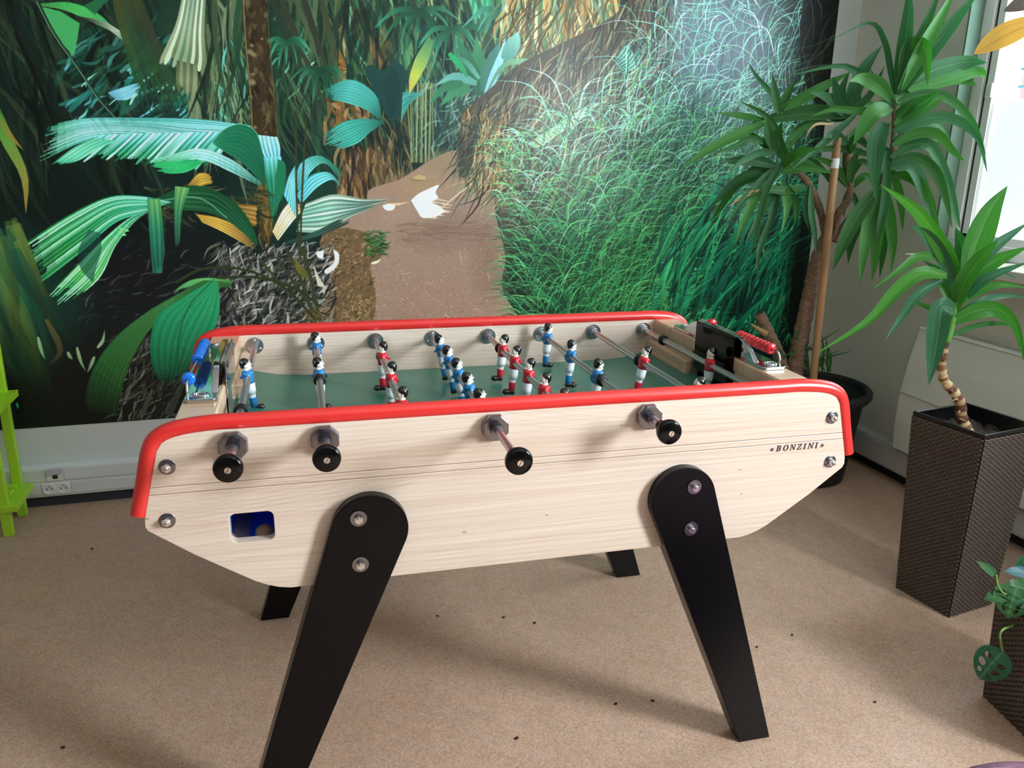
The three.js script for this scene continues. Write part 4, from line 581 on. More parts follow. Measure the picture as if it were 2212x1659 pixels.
function sweep(pts, radius, n = 40, m = 14) {   // a stem of varying thickness with closed ends
  const curve = new THREE.CatmullRomCurve3(pts, false, 'centripetal'), f = curve.computeFrenetFrames(n), pos = [], uv = [], idx = [], L = curve.getLength();
  for (let i = 0; i <= n; i++) { const t = i / n, p = curve.getPointAt(t); for (let k = 0; k <= m; k++) { const a = k / m * Math.PI * 2, r = radius(t, a); const q = p.clone().addScaledVector(f.normals[i], Math.cos(a) * r).addScaledVector(f.binormals[i], Math.sin(a) * r); pos.push(q.x, q.y, q.z); uv.push(k / m, t * L); } if (i) for (let k = 0; k < m; k++) { const a = (i - 1) * (m + 1) + k, b = a + m + 1; idx.push(a, a + 1, b, a + 1, b + 1, b); } }
  for (const e of [0, n]) { const p = curve.getPointAt(e / n), c = pos.length / 3; pos.push(p.x, p.y, p.z); uv.push(0.5, e ? L : 0); for (let k = 0; k < m; k++) { const a = e * (m + 1) + k; e ? idx.push(a, a + 1, c) : idx.push(a + 1, a, c); } }
  const g = new THREE.BufferGeometry(); g.setAttribute('position', new THREE.Float32BufferAttribute(pos, 3)); g.setAttribute('uv', new THREE.Float32BufferAttribute(uv, 2)); g.setIndex(idx); g.computeVertexNormals(); return g;
}
function leafTexture(dark, light, mid, seed) {   // fine lengthwise veins and a paler midrib
  const r = rng(seed), v = Array.from({ length: 64 }, () => (r() - 0.5) * 22);
  return dataTex(64, 64, (x, y) => { const m = Math.exp(-(((x - 31.5) / 1.8) ** 2)), t = clamp(0.5 + v[x] / 34 + Math.sin(y * 0.3 + x) * 0.05), k = [0, 1, 2].map((i) => lerp(lerp(dark[i], light[i], t), mid[i], m * 0.7)); return k; });
}
const leafMat = (d, l, m, seed) => phy('#ffffff', 0.92, { map: leafTexture(d, l, m, seed), transmission: 0.4, thickness: 0, clearcoat: 0.3, clearcoatRoughness: 0.32 });
const yuccaLeaf = [leafMat([24, 88, 24], [42, 118, 34], [84, 150, 70], 1), leafMat([22, 90, 40], [40, 116, 56], [88, 152, 92], 2), leafMat([34, 104, 20], [58, 138, 28], [104, 170, 66], 3)];
const brightLeaf = [leafMat([36, 112, 18], [56, 144, 26], [104, 176, 70], 4), leafMat([28, 102, 34], [48, 132, 48], [96, 168, 92], 5), leafMat([44, 124, 18], [74, 160, 26], [124, 186, 70], 6), leafMat([36, 102, 62], [58, 130, 86], [112, 168, 126], 7)];
const dryLeaf = std('#b79b72', 0.85);
const barkTex = (() => { const c = document.createElement('canvas'); c.width = 256; c.height = 512; const g = c.getContext('2d'), r = rng(5); g.fillStyle = '#806350'; g.fillRect(0, 0, 256, 512);
  for (let i = 0; i < 900; i++) { g.fillStyle = ['rgba(70,46,32,.35)', 'rgba(176,140,108,.35)', 'rgba(110,80,58,.4)'][i % 3]; g.fillRect(r() * 256, r() * 512, 4 + r() * 14, 2 + r() * 8); }
  for (let y = 6; y < 512; y += 17) { g.strokeStyle = 'rgba(48,30,20,.85)'; g.lineWidth = 2.2; g.beginPath(); for (let x = 0; x <= 256; x += 16) { const yy = y + Math.sin(x / 40.7 + y) * 3 + (r() - 0.5) * 4; x ? g.lineTo(x, yy) : g.moveTo(x, yy); } g.stroke(); g.strokeStyle = 'rgba(206,176,144,.6)'; g.lineWidth = 1.6; g.beginPath(); g.moveTo(0, y + 4); g.lineTo(256, y + 4 + (r() - 0.5) * 4); g.stroke(); }
  const t = canvasTex(c); t.repeat.set(1, 1 / 0.24); return t; })();
const barkMat = new THREE.MeshStandardMaterial({ map: barkTex, roughness: 0.85, bumpMap: barkTex, bumpScale: 0.0015 });
const soilTex = (() => { const n = tileNoise(60, 9), m = tileNoise(17, 10); return dataTex(256, 256, (x, y) => { const k = n(x / 256, y / 256) * 26 + m(x / 256, y / 256) * 16; return [16 + k, 11 + k * 0.8, 8 + k * 0.6]; }); })();
const soilMat = new THREE.MeshStandardMaterial({ map: soilTex, roughness: 0.95, bumpMap: soilTex, bumpScale: 0.006 });
const px3 = (u, v, Q, depth) => onPlane(u, v, FWD, Q.clone().addScaledVector(FWD, depth));

// leaves given as photo outlines: [[u, v] ...], width in photo pixels; they grow from a crown at Q and reach a depth of their own
function growLeaves(parent, Q, list, mats, seed, name = 'leaf', depthMin = -0.14, depthMax = 0.12) {
  const r = rng(seed);
  for (const [pts, w, d] of list) {
    const tip = d ?? lerp(depthMin, depthMax, r()), base = (r() - 0.5) * 0.02, roll = (r() - 0.5) * 1.1;
    const P = pts.map(([u, v], i) => px3(u, v, Q, lerp(base, tip, i / (pts.length - 1)) + (i && i < pts.length - 1 ? (r() - 0.5) * 0.02 : 0)));
    for (const p of P) { p.x = Math.min(p.x, XW - 0.012); p.z = Math.max(p.z, ZB + 0.012); }
    const dist = P[0].clone().sub(CAM).dot(ray(pts[0][0], pts[0][1]).normalize()) * 0.98;
    mesh(name, leafGeometry(P, w * dist / FPX / Math.max(0.62, Math.cos(roll)) * 0.98, roll), mats[Math.floor(r() * mats.length)], parent);
  }
}
// ---- tall yucca in the corner, in a round black pot with a stake
{
  const o = [1.56, 0, -0.93], y = thing('potted_yucca', 'tall yucca with three leafy crowns and a wooden stake in a round black pot', 'potted plant', o);
  const L = (p) => p.clone().sub(V3(...o));
  mesh('pot', lathe([[0, 0], [0.165, 0], [0.175, 0.006], [0.212, 0.33], [0.232, 0.338], [0.241, 0.352], [0.241, 0.368], [0.232, 0.378], [0.220, 0.376], [0.214, 0.362], [0.205, 0.30], [0, 0.30]], 56), std('#121214', 0.5), y);
  mesh('soil', new THREE.CircleGeometry(0.207, 40).rotateX(-Math.PI / 2).translate(0, 0.318, 0), soilMat, y);
  const g = new THREE.Group(); void g;
  const Q0 = V3(1.52, 0.8, -0.93);
  const tr = (list, rad, name = 'trunk') => mesh(name, sweep(list.map(L), rad, 70, 16), barkMat, y);
  const knots = (a, b, k) => (t, an) => lerp(a, b, t) * (1 + 0.06 * Math.sin(t * 90) * k + 0.03 * Math.sin(an * 3 + t * 40));
  tr([V3(1.485, 0.31, -0.93), px3(1718, 800, Q0, 0), px3(1732, 720, Q0, 0), px3(1748, 640, Q0, 0), px3(1766, 555, Q0, 0), px3(1790, 500, Q0, 0)], knots(0.036, 0.022, 1));
  tr([px3(1772, 540, Q0, 0.01), px3(1800, 500, Q0, -0.02), px3(1812, 460, Q0, -0.04), px3(1834, 425, Q0, -0.05), px3(1832, 330, Q0, -0.05)], knots(0.016, 0.010, 1), 'branch');
  tr([px3(1784, 510, Q0, 0.02), px3(1776, 470, Q0, 0), px3(1763, 430, Q0, -0.02), px3(1742, 390, Q0, -0.04), px3(1700, 350, Q0, -0.05)], knots(0.015, 0.011, 1), 'branch');
  tr([px3(1800, 520, Q0, 0.0), px3(1850, 455, Q0, -0.05), px3(1900, 405, Q0, -0.10), px3(1926, 340, Q0, -0.12), px3(1934, 215, Q0, -0.12)], knots(0.015, 0.009, 1), 'branch');
  tr([V3(1.455, 0.31, -0.9), px3(1690, 790, Q0, 0), px3(1668, 735, Q0, 0), px3(1640, 678, Q0, 0)], knots(0.027, 0.021, 1.3), 'cut_stump');
  mesh('stump_top', sweep([px3(1655, 722, Q0, -0.02), px3(1640, 712, Q0, -0.03), px3(1622, 700, Q0, -0.03)].map(L), (t) => lerp(0.014, 0.004, t), 12, 8), std('#9c7c58', 0.9), y);
  // stake with a small white sticker
  const s0 = px3(1757, 815, Q0, -0.06), s1 = px3(1812, 274, Q0, -0.06), dir = s1.clone().sub(s0).normalize(), s2 = s0.clone().addScaledVector(dir, -(s0.y - 0.305) / dir.y);
  mesh('stake', sweep([s2, s0, s0.clone().lerp(s1, 0.5), s1].map(L), () => 0.0145, 20, 18), phy('#a87e58', 0.5, { clearcoat: 0.2 }), y);
  const st = s0.clone().lerp(s1, 0.865); mesh('sticker', cyl(0.0149, 0.0149, 0.034, 18, 1).applyQuaternion(new THREE.Quaternion().setFromUnitVectors(V3(0, 1, 0), dir)).translate(...L(st).toArray()), std('#e4e8ea', 0.5), y);
  y.updateMatrixWorld(true);
  const grow = (Q, list, mats, seed, d0, d1) => { const before = y.children.length; growLeaves(y, Q, list, mats, seed, 'leaf', d0, d1); for (const m of y.children.slice(before)) m.geometry.translate(-o[0], -o[1], -o[2]); };
  // left crown, in the shade
  const QA = Q0.clone().addScaledVector(FWD, -0.06);
  grow(QA, [
    [[[1692, 245], [1660, 195], [1634, 165], [1616, 135]], 9], [[[1684, 245], [1674, 205], [1668, 158]], 17], [[[1686, 240], [1700, 205], [1719, 170]], 18], [[[1684, 238], [1740, 208], [1790, 180], [1836, 156]], 22], [[[1846, 247], [1760, 244], [1690, 252], [1608, 272]], 30],
    [[[1660, 262], [1590, 292], [1520, 330], [1475, 364]], 20], [[[1650, 260], [1600, 250], [1549, 244]], 13], [[[1670, 312], [1620, 300], [1590, 315], [1534, 334]], 15], [[[1676, 358], [1630, 346], [1590, 347], [1556, 346]], 23], [[[1684, 335], [1640, 302], [1600, 275]], 14],
    [[[1672, 372], [1610, 380], [1570, 410], [1532, 456]], 17], [[[1668, 385], [1600, 395], [1556, 450], [1532, 482]], 15], [[[1664, 392], [1630, 430], [1606, 480], [1588, 530]], 20], [[[1684, 405], [1655, 440], [1630, 490], [1610, 524]], 16], [[[1636, 456], [1638, 490], [1646, 530], [1656, 560]], 12],
    [[[1690, 372], [1740, 362], [1800, 374]], 20], [[[1742, 404], [1700, 412], [1660, 410], [1618, 418]], 17], [[[1848, 248], [1800, 290], [1760, 325], [1712, 364]], 15], [[[1752, 400], [1752, 460], [1760, 510], [1762, 552]], 12], [[[1748, 400], [1740, 450], [1748, 500]], 14],
    [[[1680, 330], [1660, 290], [1655, 250]], 22], [[[1690, 330], [1720, 290], [1760, 262]], 18], [[[1700, 350], [1680, 300], [1690, 262]], 24], [[[1690, 360], [1720, 330], [1770, 320]], 20], [[[1680, 380], [1640, 360], [1610, 372]], 16], [[[1690, 390], [1700, 440], [1690, 500]], 16], [[[1680, 395], [1670, 460], [1640, 540], [1636, 600]], 14], [[[1695, 395], [1720, 440], [1716, 490]], 14], [[[1690, 330], [1640, 330], [1600, 350], [1570, 380]], 15], [[[1700, 310], [1740, 270], [1800, 262]], 18],
    [[[1690, 350], [1660, 400], [1640, 470], [1620, 560]], 13], [[[1700, 345], [1740, 345], [1780, 372], [1800, 410]], 16], [[[1680, 360], [1650, 385], [1600, 440], [1560, 500]], 14], [[[1688, 300], [1670, 268], [1640, 240], [1600, 220]], 12]], yuccaLeaf, 31, -0.16, 0.08);
  mesh('dry_tip', leafGeometry([px3(1640, 410, QA, -0.05), px3(1605, 425, QA, -0.05), px3(1574, 446, QA, -0.05)], 0.010, 0.2), dryLeaf, y).geometry.translate(-o[0], -o[1], -o[2]);
  mesh('dry_tip', leafGeometry([px3(1800, 268, QA, -0.08), px3(1760, 270, QA, -0.08), px3(1738, 300, QA, -0.08)], 0.008, 0.2), dryLeaf, y).geometry.translate(-o[0], -o[1], -o[2]);
  // middle crown
  const QB = Q0.clone().addScaledVector(FWD, -0.05);
  grow(QB, [
    [[[1830, 250], [1848, 190], [1872, 140], [1906, 97]], 28], [[[1832, 250], [1880, 205], [1911, 143]], 14], [[[1828, 245], [1812, 205], [1800, 166]], 22], [[[1830, 250], [1866, 226], [1900, 232]], 20], [[[1830, 252], [1792, 214], [1752, 200]], 20], [[[1830, 255], [1800, 250], [1770, 240]], 22], [[[1832, 330], [1852, 300], [1886, 330]], 18],
    [[[1834, 400], [1826, 350], [1830, 290]], 12], [[[1834, 405], [1800, 356], [1742, 336]], 14], [[[1884, 336], [1830, 322], [1780, 322], [1744, 336]], 14], [[[1834, 410], [1870, 380], [1884, 400]], 14], [[[1834, 405], [1812, 380], [1780, 380]], 16], [[[1836, 400], [1842, 350], [1860, 320]], 16], [[[1832, 260], [1850, 220], [1850, 170]], 20], [[[1830, 250], [1818, 200], [1836, 150]], 16], [[[1834, 390], [1860, 350], [1900, 372]], 14],
    [[[1834, 300], [1862, 280], [1896, 300]], 18], [[[1830, 310], [1800, 290], [1778, 300]], 18], [[[1832, 410], [1824, 440], [1822, 470]], 10], [[[1838, 410], [1850, 440], [1856, 470]], 10]], yuccaLeaf, 47, -0.12, 0.10);
  // right crown, in the window light
  const QC = Q0.clone().addScaledVector(FWD, -0.14);
  grow(QC, [
    [[[1936, 205], [1952, 110], [1962, 30], [1964, -40]], 25], [[[1944, 195], [1990, 110], [2030, 40], [2066, -30]], 26], [[[1950, 195], [2010, 110], [2066, 40], [2116, -20]], 28], [[[1942, 200], [1980, 100], [2010, 30], [2034, -30]], 18], [[[1948, 185], [1972, 100], [1996, 104], [2004, 186]], 36, -0.06], [[[1956, 186], [2020, 152], [2090, 134], [2166, 137]], 33, 0], [[[1962, 195], [2050, 172], [2120, 156], [2216, 174]], 24, 0.02],
    [[[1942, 205], [1990, 178], [2080, 174], [2156, 186]], 21], [[[1936, 220], [1990, 192], [2062, 168]], 20], [[[1932, 226], [1985, 206], [2040, 208], [2100, 262], [2176, 332]], 19, -0.05], [[[1930, 285], [1985, 262], [2050, 254], [2110, 292], [2161, 373]], 21, -0.08], [[[1930, 302], [1980, 274], [2030, 270], [2072, 318]], 17], [[[1928, 315], [1975, 290], [2022, 288], [2060, 328], [2084, 348]], 20],
    [[[1926, 342], [1965, 315], [2005, 312], [2045, 390], [2066, 470], [2074, 494]], 22, -0.08], [[[1926, 352], [1975, 340], [2020, 370], [2042, 424], [2056, 492]], 22], [[[1922, 362], [1965, 360], [1992, 404], [2012, 470], [2032, 552]], 23, -0.1], [[[1926, 376], [1972, 384], [2006, 424], [2030, 494]], 20], [[[1928, 218], [1895, 182], [1862, 169], [1834, 176]], 28, -0.08], [[[1932, 205], [1924, 150], [1912, 90], [1884, 49], [1800, 84]], 11, -0.02],
    [[[1928, 225], [1900, 184], [1852, 156], [1818, 142], [1685, 168]], 15, -0.02], [[[1924, 232], [1892, 242], [1864, 280], [1844, 312]], 32, -0.1], [[[1914, 265], [1896, 300], [1890, 360], [1892, 438]], 34, -0.1], [[[1916, 325], [1914, 420], [1900, 500], [1882, 600]], 17, -0.09], [[[1898, 405], [1850, 470], [1820, 530], [1798, 586]], 30, -0.08], [[[1900, 408], [1880, 470], [1866, 540], [1856, 616]], 27, -0.1],
    [[[1904, 412], [1898, 480], [1892, 550], [1884, 606]], 24, -0.12], [[[1912, 410], [1922, 470], [1928, 530], [1924, 590]], 22, -0.07], [[[1908, 414], [1906, 480], [1908, 540], [1900, 600]], 20], [[[1902, 410], [1870, 450], [1840, 520], [1832, 570]], 24], [[[1934, 250], [1980, 230], [2030, 196]], 30], [[[1932, 270], [1980, 240], [2020, 220], [2040, 208]], 22], [[[1930, 240], [1900, 230], [1870, 262]], 20], [[[1926, 330], [1900, 330], [1880, 370]], 20],
    [[[1932, 215], [1905, 200], [1880, 150]], 16], [[[1934, 300], [1990, 310], [2040, 300]], 14], [[[1925, 360], [1945, 430], [1950, 500]], 16, 0.06], [[[1928, 350], [1900, 400], [1880, 470], [1872, 520]], 18, 0.08], [[[1924, 235], [1860, 240], [1800, 236], [1752, 252]], 14]], yuccaLeaf, 59, -0.12, 0.10);
  // fern-like weeds at the foot
  const rr = rng(77);
  for (let i = 0; i < 22; i++) { const u = 1690 + rr() * 120, v = 810 - rr() * 10, h = 40 + rr() * 70; mesh('weed_frond', leafGeometry([px3(u, v, Q0, 0), px3(u + (rr() - 0.5) * 40, v - h * 0.6, Q0, -0.02), px3(u + (rr() - 0.4) * 90, v - h, Q0, -0.03)].map(L), 0.008, (rr() - 0.5) * 1.5, 0.1, 8), yuccaLeaf[i % 3], y); }
}
// ---- woven planters
function weave(w0, w1, h, rows, cols, depth, seed) {   // strands passing over and under upright canes on the four tapering faces, all joined
  const pos = [], nor = [], idx = [], M = 5; const r = rng(seed);
  for (let f = 0; f < 4; f++) for (let k = 0; k < rows; k++) {
    const y = (k + 0.5) / rows * h, hw = lerp(w0, w1, y / h) / 2, seg = cols * 4, rad = h / rows * 0.56, ph = k % 2 ? Math.PI : 0, ang = f * Math.PI / 2, ca = Math.cos(ang), sa = Math.sin(ang), j = (r() - 0.5) * 0.2;
    for (let i = 0; i <= seg; i++) {
      const s = i / seg, x = lerp(-hw, hw, s), out = hw + depth * (0.5 + 0.5 * Math.sin(s * Math.PI * cols + ph + j)) - depth * 0.4;
      for (let m = 0; m < M; m++) { const a = lerp(-Math.PI * 0.55, Math.PI * 0.55, m / (M - 1)), lx = x, ly = y + Math.sin(a) * rad, lz = out + Math.cos(a) * rad * 0.55; pos.push(lx * ca + lz * sa, ly, -lx * sa + lz * ca); const nx = 0, ny = Math.sin(a), nz = Math.cos(a); nor.push(nz * sa, ny, nz * ca); void nx; }
      if (i) for (let m = 0; m < M - 1; m++) { const b = pos.length / 3 - M + m, a = b - M; idx.push(a, b, a + 1, a + 1, b, b + 1); }
    }
  }
  const g = new THREE.BufferGeometry(); g.setAttribute('position', new THREE.Float32BufferAttribute(pos, 3)); g.setAttribute('normal', new THREE.Float32BufferAttribute(nor, 3)); g.setAttribute('uv', new THREE.Float32BufferAttribute(new Float32Array(pos.length / 3 * 2), 2)); g.setIndex(idx); g.computeVertexNormals(); return g;
}
const caneMat = std('#54473f', 0.5), linerMat = phy('#0c0d10', 0.3, { clearcoat: 0.3 });
function planter(name, label, o, turn, w0, w1, h, rows, cols) {
  const p = thing(name, label, 'potted plant', o, turn);
  const shell = (a, b, t) => { const g = new THREE.CylinderGeometry(b / Math.SQRT2, a / Math.SQRT2, t, 4, 1, true).rotateY(Math.PI / 4).toNonIndexed(); g.computeVertexNormals(); return g.translate(0, t / 2, 0); };
  mesh('body', merge([shell(w0 - 0.006, w1 - 0.006, h - 0.004), span(-w0 / 2 + 0.004, w0 / 2 - 0.004, 0, 0.006, -w0 / 2 + 0.004, w0 / 2 - 0.004)]), std('#191411', 0.8), p);
  mesh('woven_cane', weave(w0, w1, h - 0.006, rows, cols, 0.0045, rows), caneMat, p).userData.kind = 'stuff';
  const q = w1 / 2, t = 0.009, ring = new THREE.Shape([V2(-q, -q), V2(q, -q), V2(q, q), V2(-q, q)]); ring.holes.push(new THREE.Path([V2(-q + t, -q + t), V2(-q + t, q - t), V2(q - t, q - t), V2(q - t, -q + t)]));
  mesh('liner_rim', merge([extrude(ring, 0.012, 0.003, 2).rotateX(-Math.PI / 2).translate(0, h - 0.004, 0), shell(w1 - 2 * t - 0.004, w1 - 2 * t, 0.06).translate(0, h - 0.06, 0)]), linerMat, p);
  const earth = new THREE.PlaneGeometry(w1 - 2 * t, w1 - 2 * t, 40, 40).rotateX(-Math.PI / 2), ep = earth.attributes.position, en = tileNoise(9, rows), em = tileNoise(22, rows + 1);
  for (let i = 0; i < ep.count; i++) { const a = ep.getX(i) / w1 + 0.5, b = ep.getZ(i) / w1 + 0.5; ep.setY(i, (en(a, b) - 0.5) * 0.02 + (em(a, b) - 0.5) * 0.014); }
  earth.computeVertexNormals(); mesh('soil', earth.translate(0, h - 0.036, 0), soilMat, p);
  return p;
}
{
  const o = [1.396, 0, 0.016], p = planter('potted_dracaena', 'young dracaena with a crooked bare stem in a tall tapered brown woven planter', o, 8.1 * D2R, 0.178, 0.222, 0.55, 82, 22);
  const Q = V3(1.385, 0.55, 0.012), inv = new THREE.Matrix4().makeRotationY(-8.1 * D2R).multiply(new THREE.Matrix4().makeTranslation(-o[0], -o[1], -o[2]));
  const put = (name, geo, m) => mesh(name, geo.applyMatrix4(inv), m, p);
  const stemTex = (() => { const c = document.createElement('canvas'); c.width = 128; c.height = 256; const g = c.getContext('2d'), r = rng(15); g.fillStyle = '#a98a63'; g.fillRect(0, 0, 128, 256); for (let y = 0; y < 256;) { const h = 5 + r() * 16; g.fillStyle = ['#6d4330', '#c2ab80', '#8a5c42', '#b69a70', '#5b3a2b', '#cdb98e'][Math.floor(r() * 6)]; g.beginPath(); g.moveTo(0, y); g.lineTo(128, y + (r() - 0.5) * 5); g.lineTo(128, y + h); g.lineTo(0, y + h + 2); g.fill(); g.fillStyle = 'rgba(40,24,16,.8)'; g.fillRect(0, y + h - 1, 128, 1.6); y += h; } const t = canvasTex(c); t.repeat.set(1, 1 / 0.2); return t; })();
  put('stem', sweep([V3(1.385, 0.505, 0.02), px3(2078, 905, Q, 0), px3(2074, 872, Q, 0), px3(2060, 846, Q, 0), px3(2041, 824, Q, 0), px3(2034, 798, Q, 0), px3(2037, 765, Q, 0), px3(2044, 738, Q, 0)], (t) => lerp(0.0165, 0.010, t) * (1 + 0.09 * Math.sin(t * 70)), 70, 14), new THREE.MeshStandardMaterial({ map: stemTex, roughness: 0.8 }));
  for (let i = 0; i < 9; i++) { const r = rng(300 + i), u = 2036 + r() * 40, v = 770 + r() * 120; void u; const a = [[2036, 800], [2052, 838], [2072, 866], [2076, 890], [2038, 780], [2046, 832], [2064, 852], [2075, 905], [2040, 765]][i]; put('bark_flake', leafGeometry([px3(a[0], a[1], Q, -0.012), px3(a[0] + (r() - 0.5) * 20, a[1] - 6 + r() * 10, Q, -0.02), px3(a[0] + (r() - 0.5) * 40, a[1] + (r() - 0.4) * 18, Q, -0.026)], 0.007, r() * 2, 0.1, 5), std('#9c7a58', 0.9)); }
  put('green_stem', sweep([px3(2044, 740, Q, 0), px3(2056, 700, Q, 0), px3(2066, 650, Q, 0), px3(2076, 590, Q, 0)], (t) => lerp(0.0105, 0.006, t), 24, 12), std('#5f9a3f', 0.5));
  const before = p.children.length;
  growLeaves(p, Q, [
    [[[2070, 606], [2044, 550], [1985, 460], [1902, 398]], 31, -0.06], [[[2064, 615], [2032, 548], [2000, 505], [1969, 487]], 26, -0.02], [[[2086, 600], [2112, 520], [2140, 455], [2176, 402]], 47, 0.02], [[[2082, 600], [2080, 540], [2064, 491]], 31, 0.04], [[[2062, 672], [2086, 602], [2124, 552], [2156, 520]], 31, -0.10], [[[2096, 590], [2140, 540], [2222, 480]], 24, 0.02], [[[2086, 620], [2140, 570], [2222, 532]], 29, -0.03], [[[2082, 645], [2130, 602], [2222, 566]], 20, -0.06], [[[2074, 655], [2110, 630], [2160, 615], [2222, 622]], 17, 0.0],
    [[[2068, 678], [2120, 650], [2180, 638], [2222, 644]], 13, 0.02], [[[2060, 695], [2100, 675], [2150, 668], [2188, 694], [2216, 790]], 31, -0.06], [[[2054, 725], [2100, 705], [2160, 698], [2190, 706]], 10, 0.0], [[[2056, 660], [2036, 618], [2011, 600]], 16, 0.03], [[[2058, 648], [2050, 602], [1994, 562]], 20, 0.02], [[[2046, 596], [1990, 590], [1940, 626], [1880, 690], [1764, 764]], 27, -0.08], [[[2040, 602], [1985, 634], [1948, 684], [1911, 736]], 18, -0.02], [[[2040, 560], [1985, 554], [1945, 582], [1886, 624]], 16, -0.04],
    [[[2062, 668], [2036, 664], [2026, 720], [2016, 780], [2006, 832]], 40, -0.12], [[[2050, 690], [2000, 662], [1955, 647]], 8, 0.02], [[[2078, 640], [2100, 610], [2150, 590], [2196, 600]], 14, 0.06], [[[2080, 610], [2060, 560], [2050, 520]], 18, 0.06]], brightLeaf, 83);
  for (const m of p.children.slice(before)) m.geometry.applyMatrix4(inv);
}
// ---- low planter with a climbing plant whose leaves have holes
{
  const o = [1.235, 0, 0.565], turn = -10.5 * D2R, p = planter('potted_climber', 'climbing plant with holed leaves in a low dark woven planter', o, turn, 0.25, 0.27, 0.27, 40, 26);
  const inv = new THREE.Matrix4().makeRotationY(-turn).multiply(new THREE.Matrix4().makeTranslation(-o[0], -o[1], -o[2]));
  const put = (name, geo, m) => mesh(name, geo.applyMatrix4(inv), m, p);
  const lm = [leafMat([26, 96, 62], [44, 128, 84], [110, 176, 130], 21), leafMat([34, 92, 40], [52, 120, 56], [100, 150, 90], 22), leafMat([60, 110, 120], [80, 130, 140], [120, 160, 160], 23)], green = std('#6f9a48', 0.5);
  const Q = V3(1.10, 0.27, 0.47);
  function holedLeaf(tipPx, basePx, widthPx, depth, tilt, holes, mat) {   // an oval leaf from its stalk to its tip, bent a little, with real holes beside the midrib
    const B = px3(...basePx, Q, depth), T = px3(...tipPx, Q, depth + tilt), len = B.distanceTo(T), w = widthPx * B.distanceTo(CAM) / FPX / 2;
    const s = new THREE.Shape(); s.moveTo(0, 0); s.bezierCurveTo(-w * 1.35, -len * 0.05, -w * 1.2, len * 0.72, 0, len); s.bezierCurveTo(w * 1.2, len * 0.72, w * 1.35, -len * 0.05, 0, 0);
    if (holes) for (const [hx, hy, rx, ry, a] of [[-0.45, 0.34, 0.16, 0.06, 0.6], [-0.42, 0.56, 0.17, 0.06, 0.7], [0.42, 0.30, 0.14, 0.055, -0.6], [0.44, 0.52, 0.17, 0.07, -0.7], [0.30, 0.74, 0.10, 0.05, -0.9], [-0.28, 0.76, 0.10, 0.045, 0.9]]) { const h = new THREE.Path(); h.absellipse(hx * w, hy * len, rx * w * 1.5, ry * len, 0, Math.PI * 2, true, a); s.holes.push(h); }
    const g = new THREE.ShapeGeometry(s, 20), ps = g.attributes.position, uv = g.attributes.uv;
    for (let i = 0; i < ps.count; i++) { const x = ps.getX(i), yy = ps.getY(i); uv.setXY(i, clamp(0.5 + x / w / 2.4), yy / len); ps.setZ(i, Math.abs(x) * 0.28 - (yy / len - 0.4) ** 2 * len * 0.5); }
    g.computeVertexNormals(); const d = T.clone().sub(B).normalize(), n = CAM.clone().sub(B); n.addScaledVector(d, -n.dot(d)).normalize(); n.lerp(V3(0, 1, 0), 0.25).addScaledVector(d, -n.dot(d)).normalize(); const sx = d.clone().cross(n).normalize(); n.crossVectors(sx, d);
    g.applyMatrix4(new THREE.Matrix4().makeBasis(sx, d, n).setPosition(B)); put('leaf', g, mat);
    return B;
  }
  const stem = (list, r) => put('stem', sweep(list, () => r, 24, 8), green);
  holedLeaf([2112, 1468], [2166, 1408], 62, -0.03, 0.0, true, lm[0]); stem([px3(2166, 1408, Q, -0.03), px3(2160, 1370, Q, -0.03), px3(2164, 1362, Q, -0.03), px3(2190, 1350, Q, 0), px3(2240, 1320, Q, 0.03)], 0.0026);
  holedLeaf([2176, 1334], [2196, 1268], 66, 0.0, -0.03, true, lm[1]); holedLeaf([2128, 1292], [2176, 1284], 28, 0, 0.0, false, lm[1]); holedLeaf([2240, 1330], [2200, 1280], 60, 0.02, 0, true, lm[0]); holedLeaf([2176, 1262], [2214, 1272], 34, 0.02, 0, false, lm[1]);
  holedLeaf([2116, 1214], [2152, 1242], 18, 0.0, 0, false, lm[1]); stem([px3(2152, 1242, Q, 0), px3(2156, 1266, Q, 0), px3(2172, 1284, Q, 0), px3(2196, 1284, Q, 0.01), px3(2230, 1300, Q, 0.03)], 0.0024);
  holedLeaf([2174, 1232], [2222, 1238], 22, 0.0, 0, false, lm[2]); holedLeaf([2198, 1238], [2216, 1204], 20, 0.02, 0, false, lm[0]); holedLeaf([2204, 1420], [2216, 1380], 14, -0.02, 0, false, lm[1]);
}
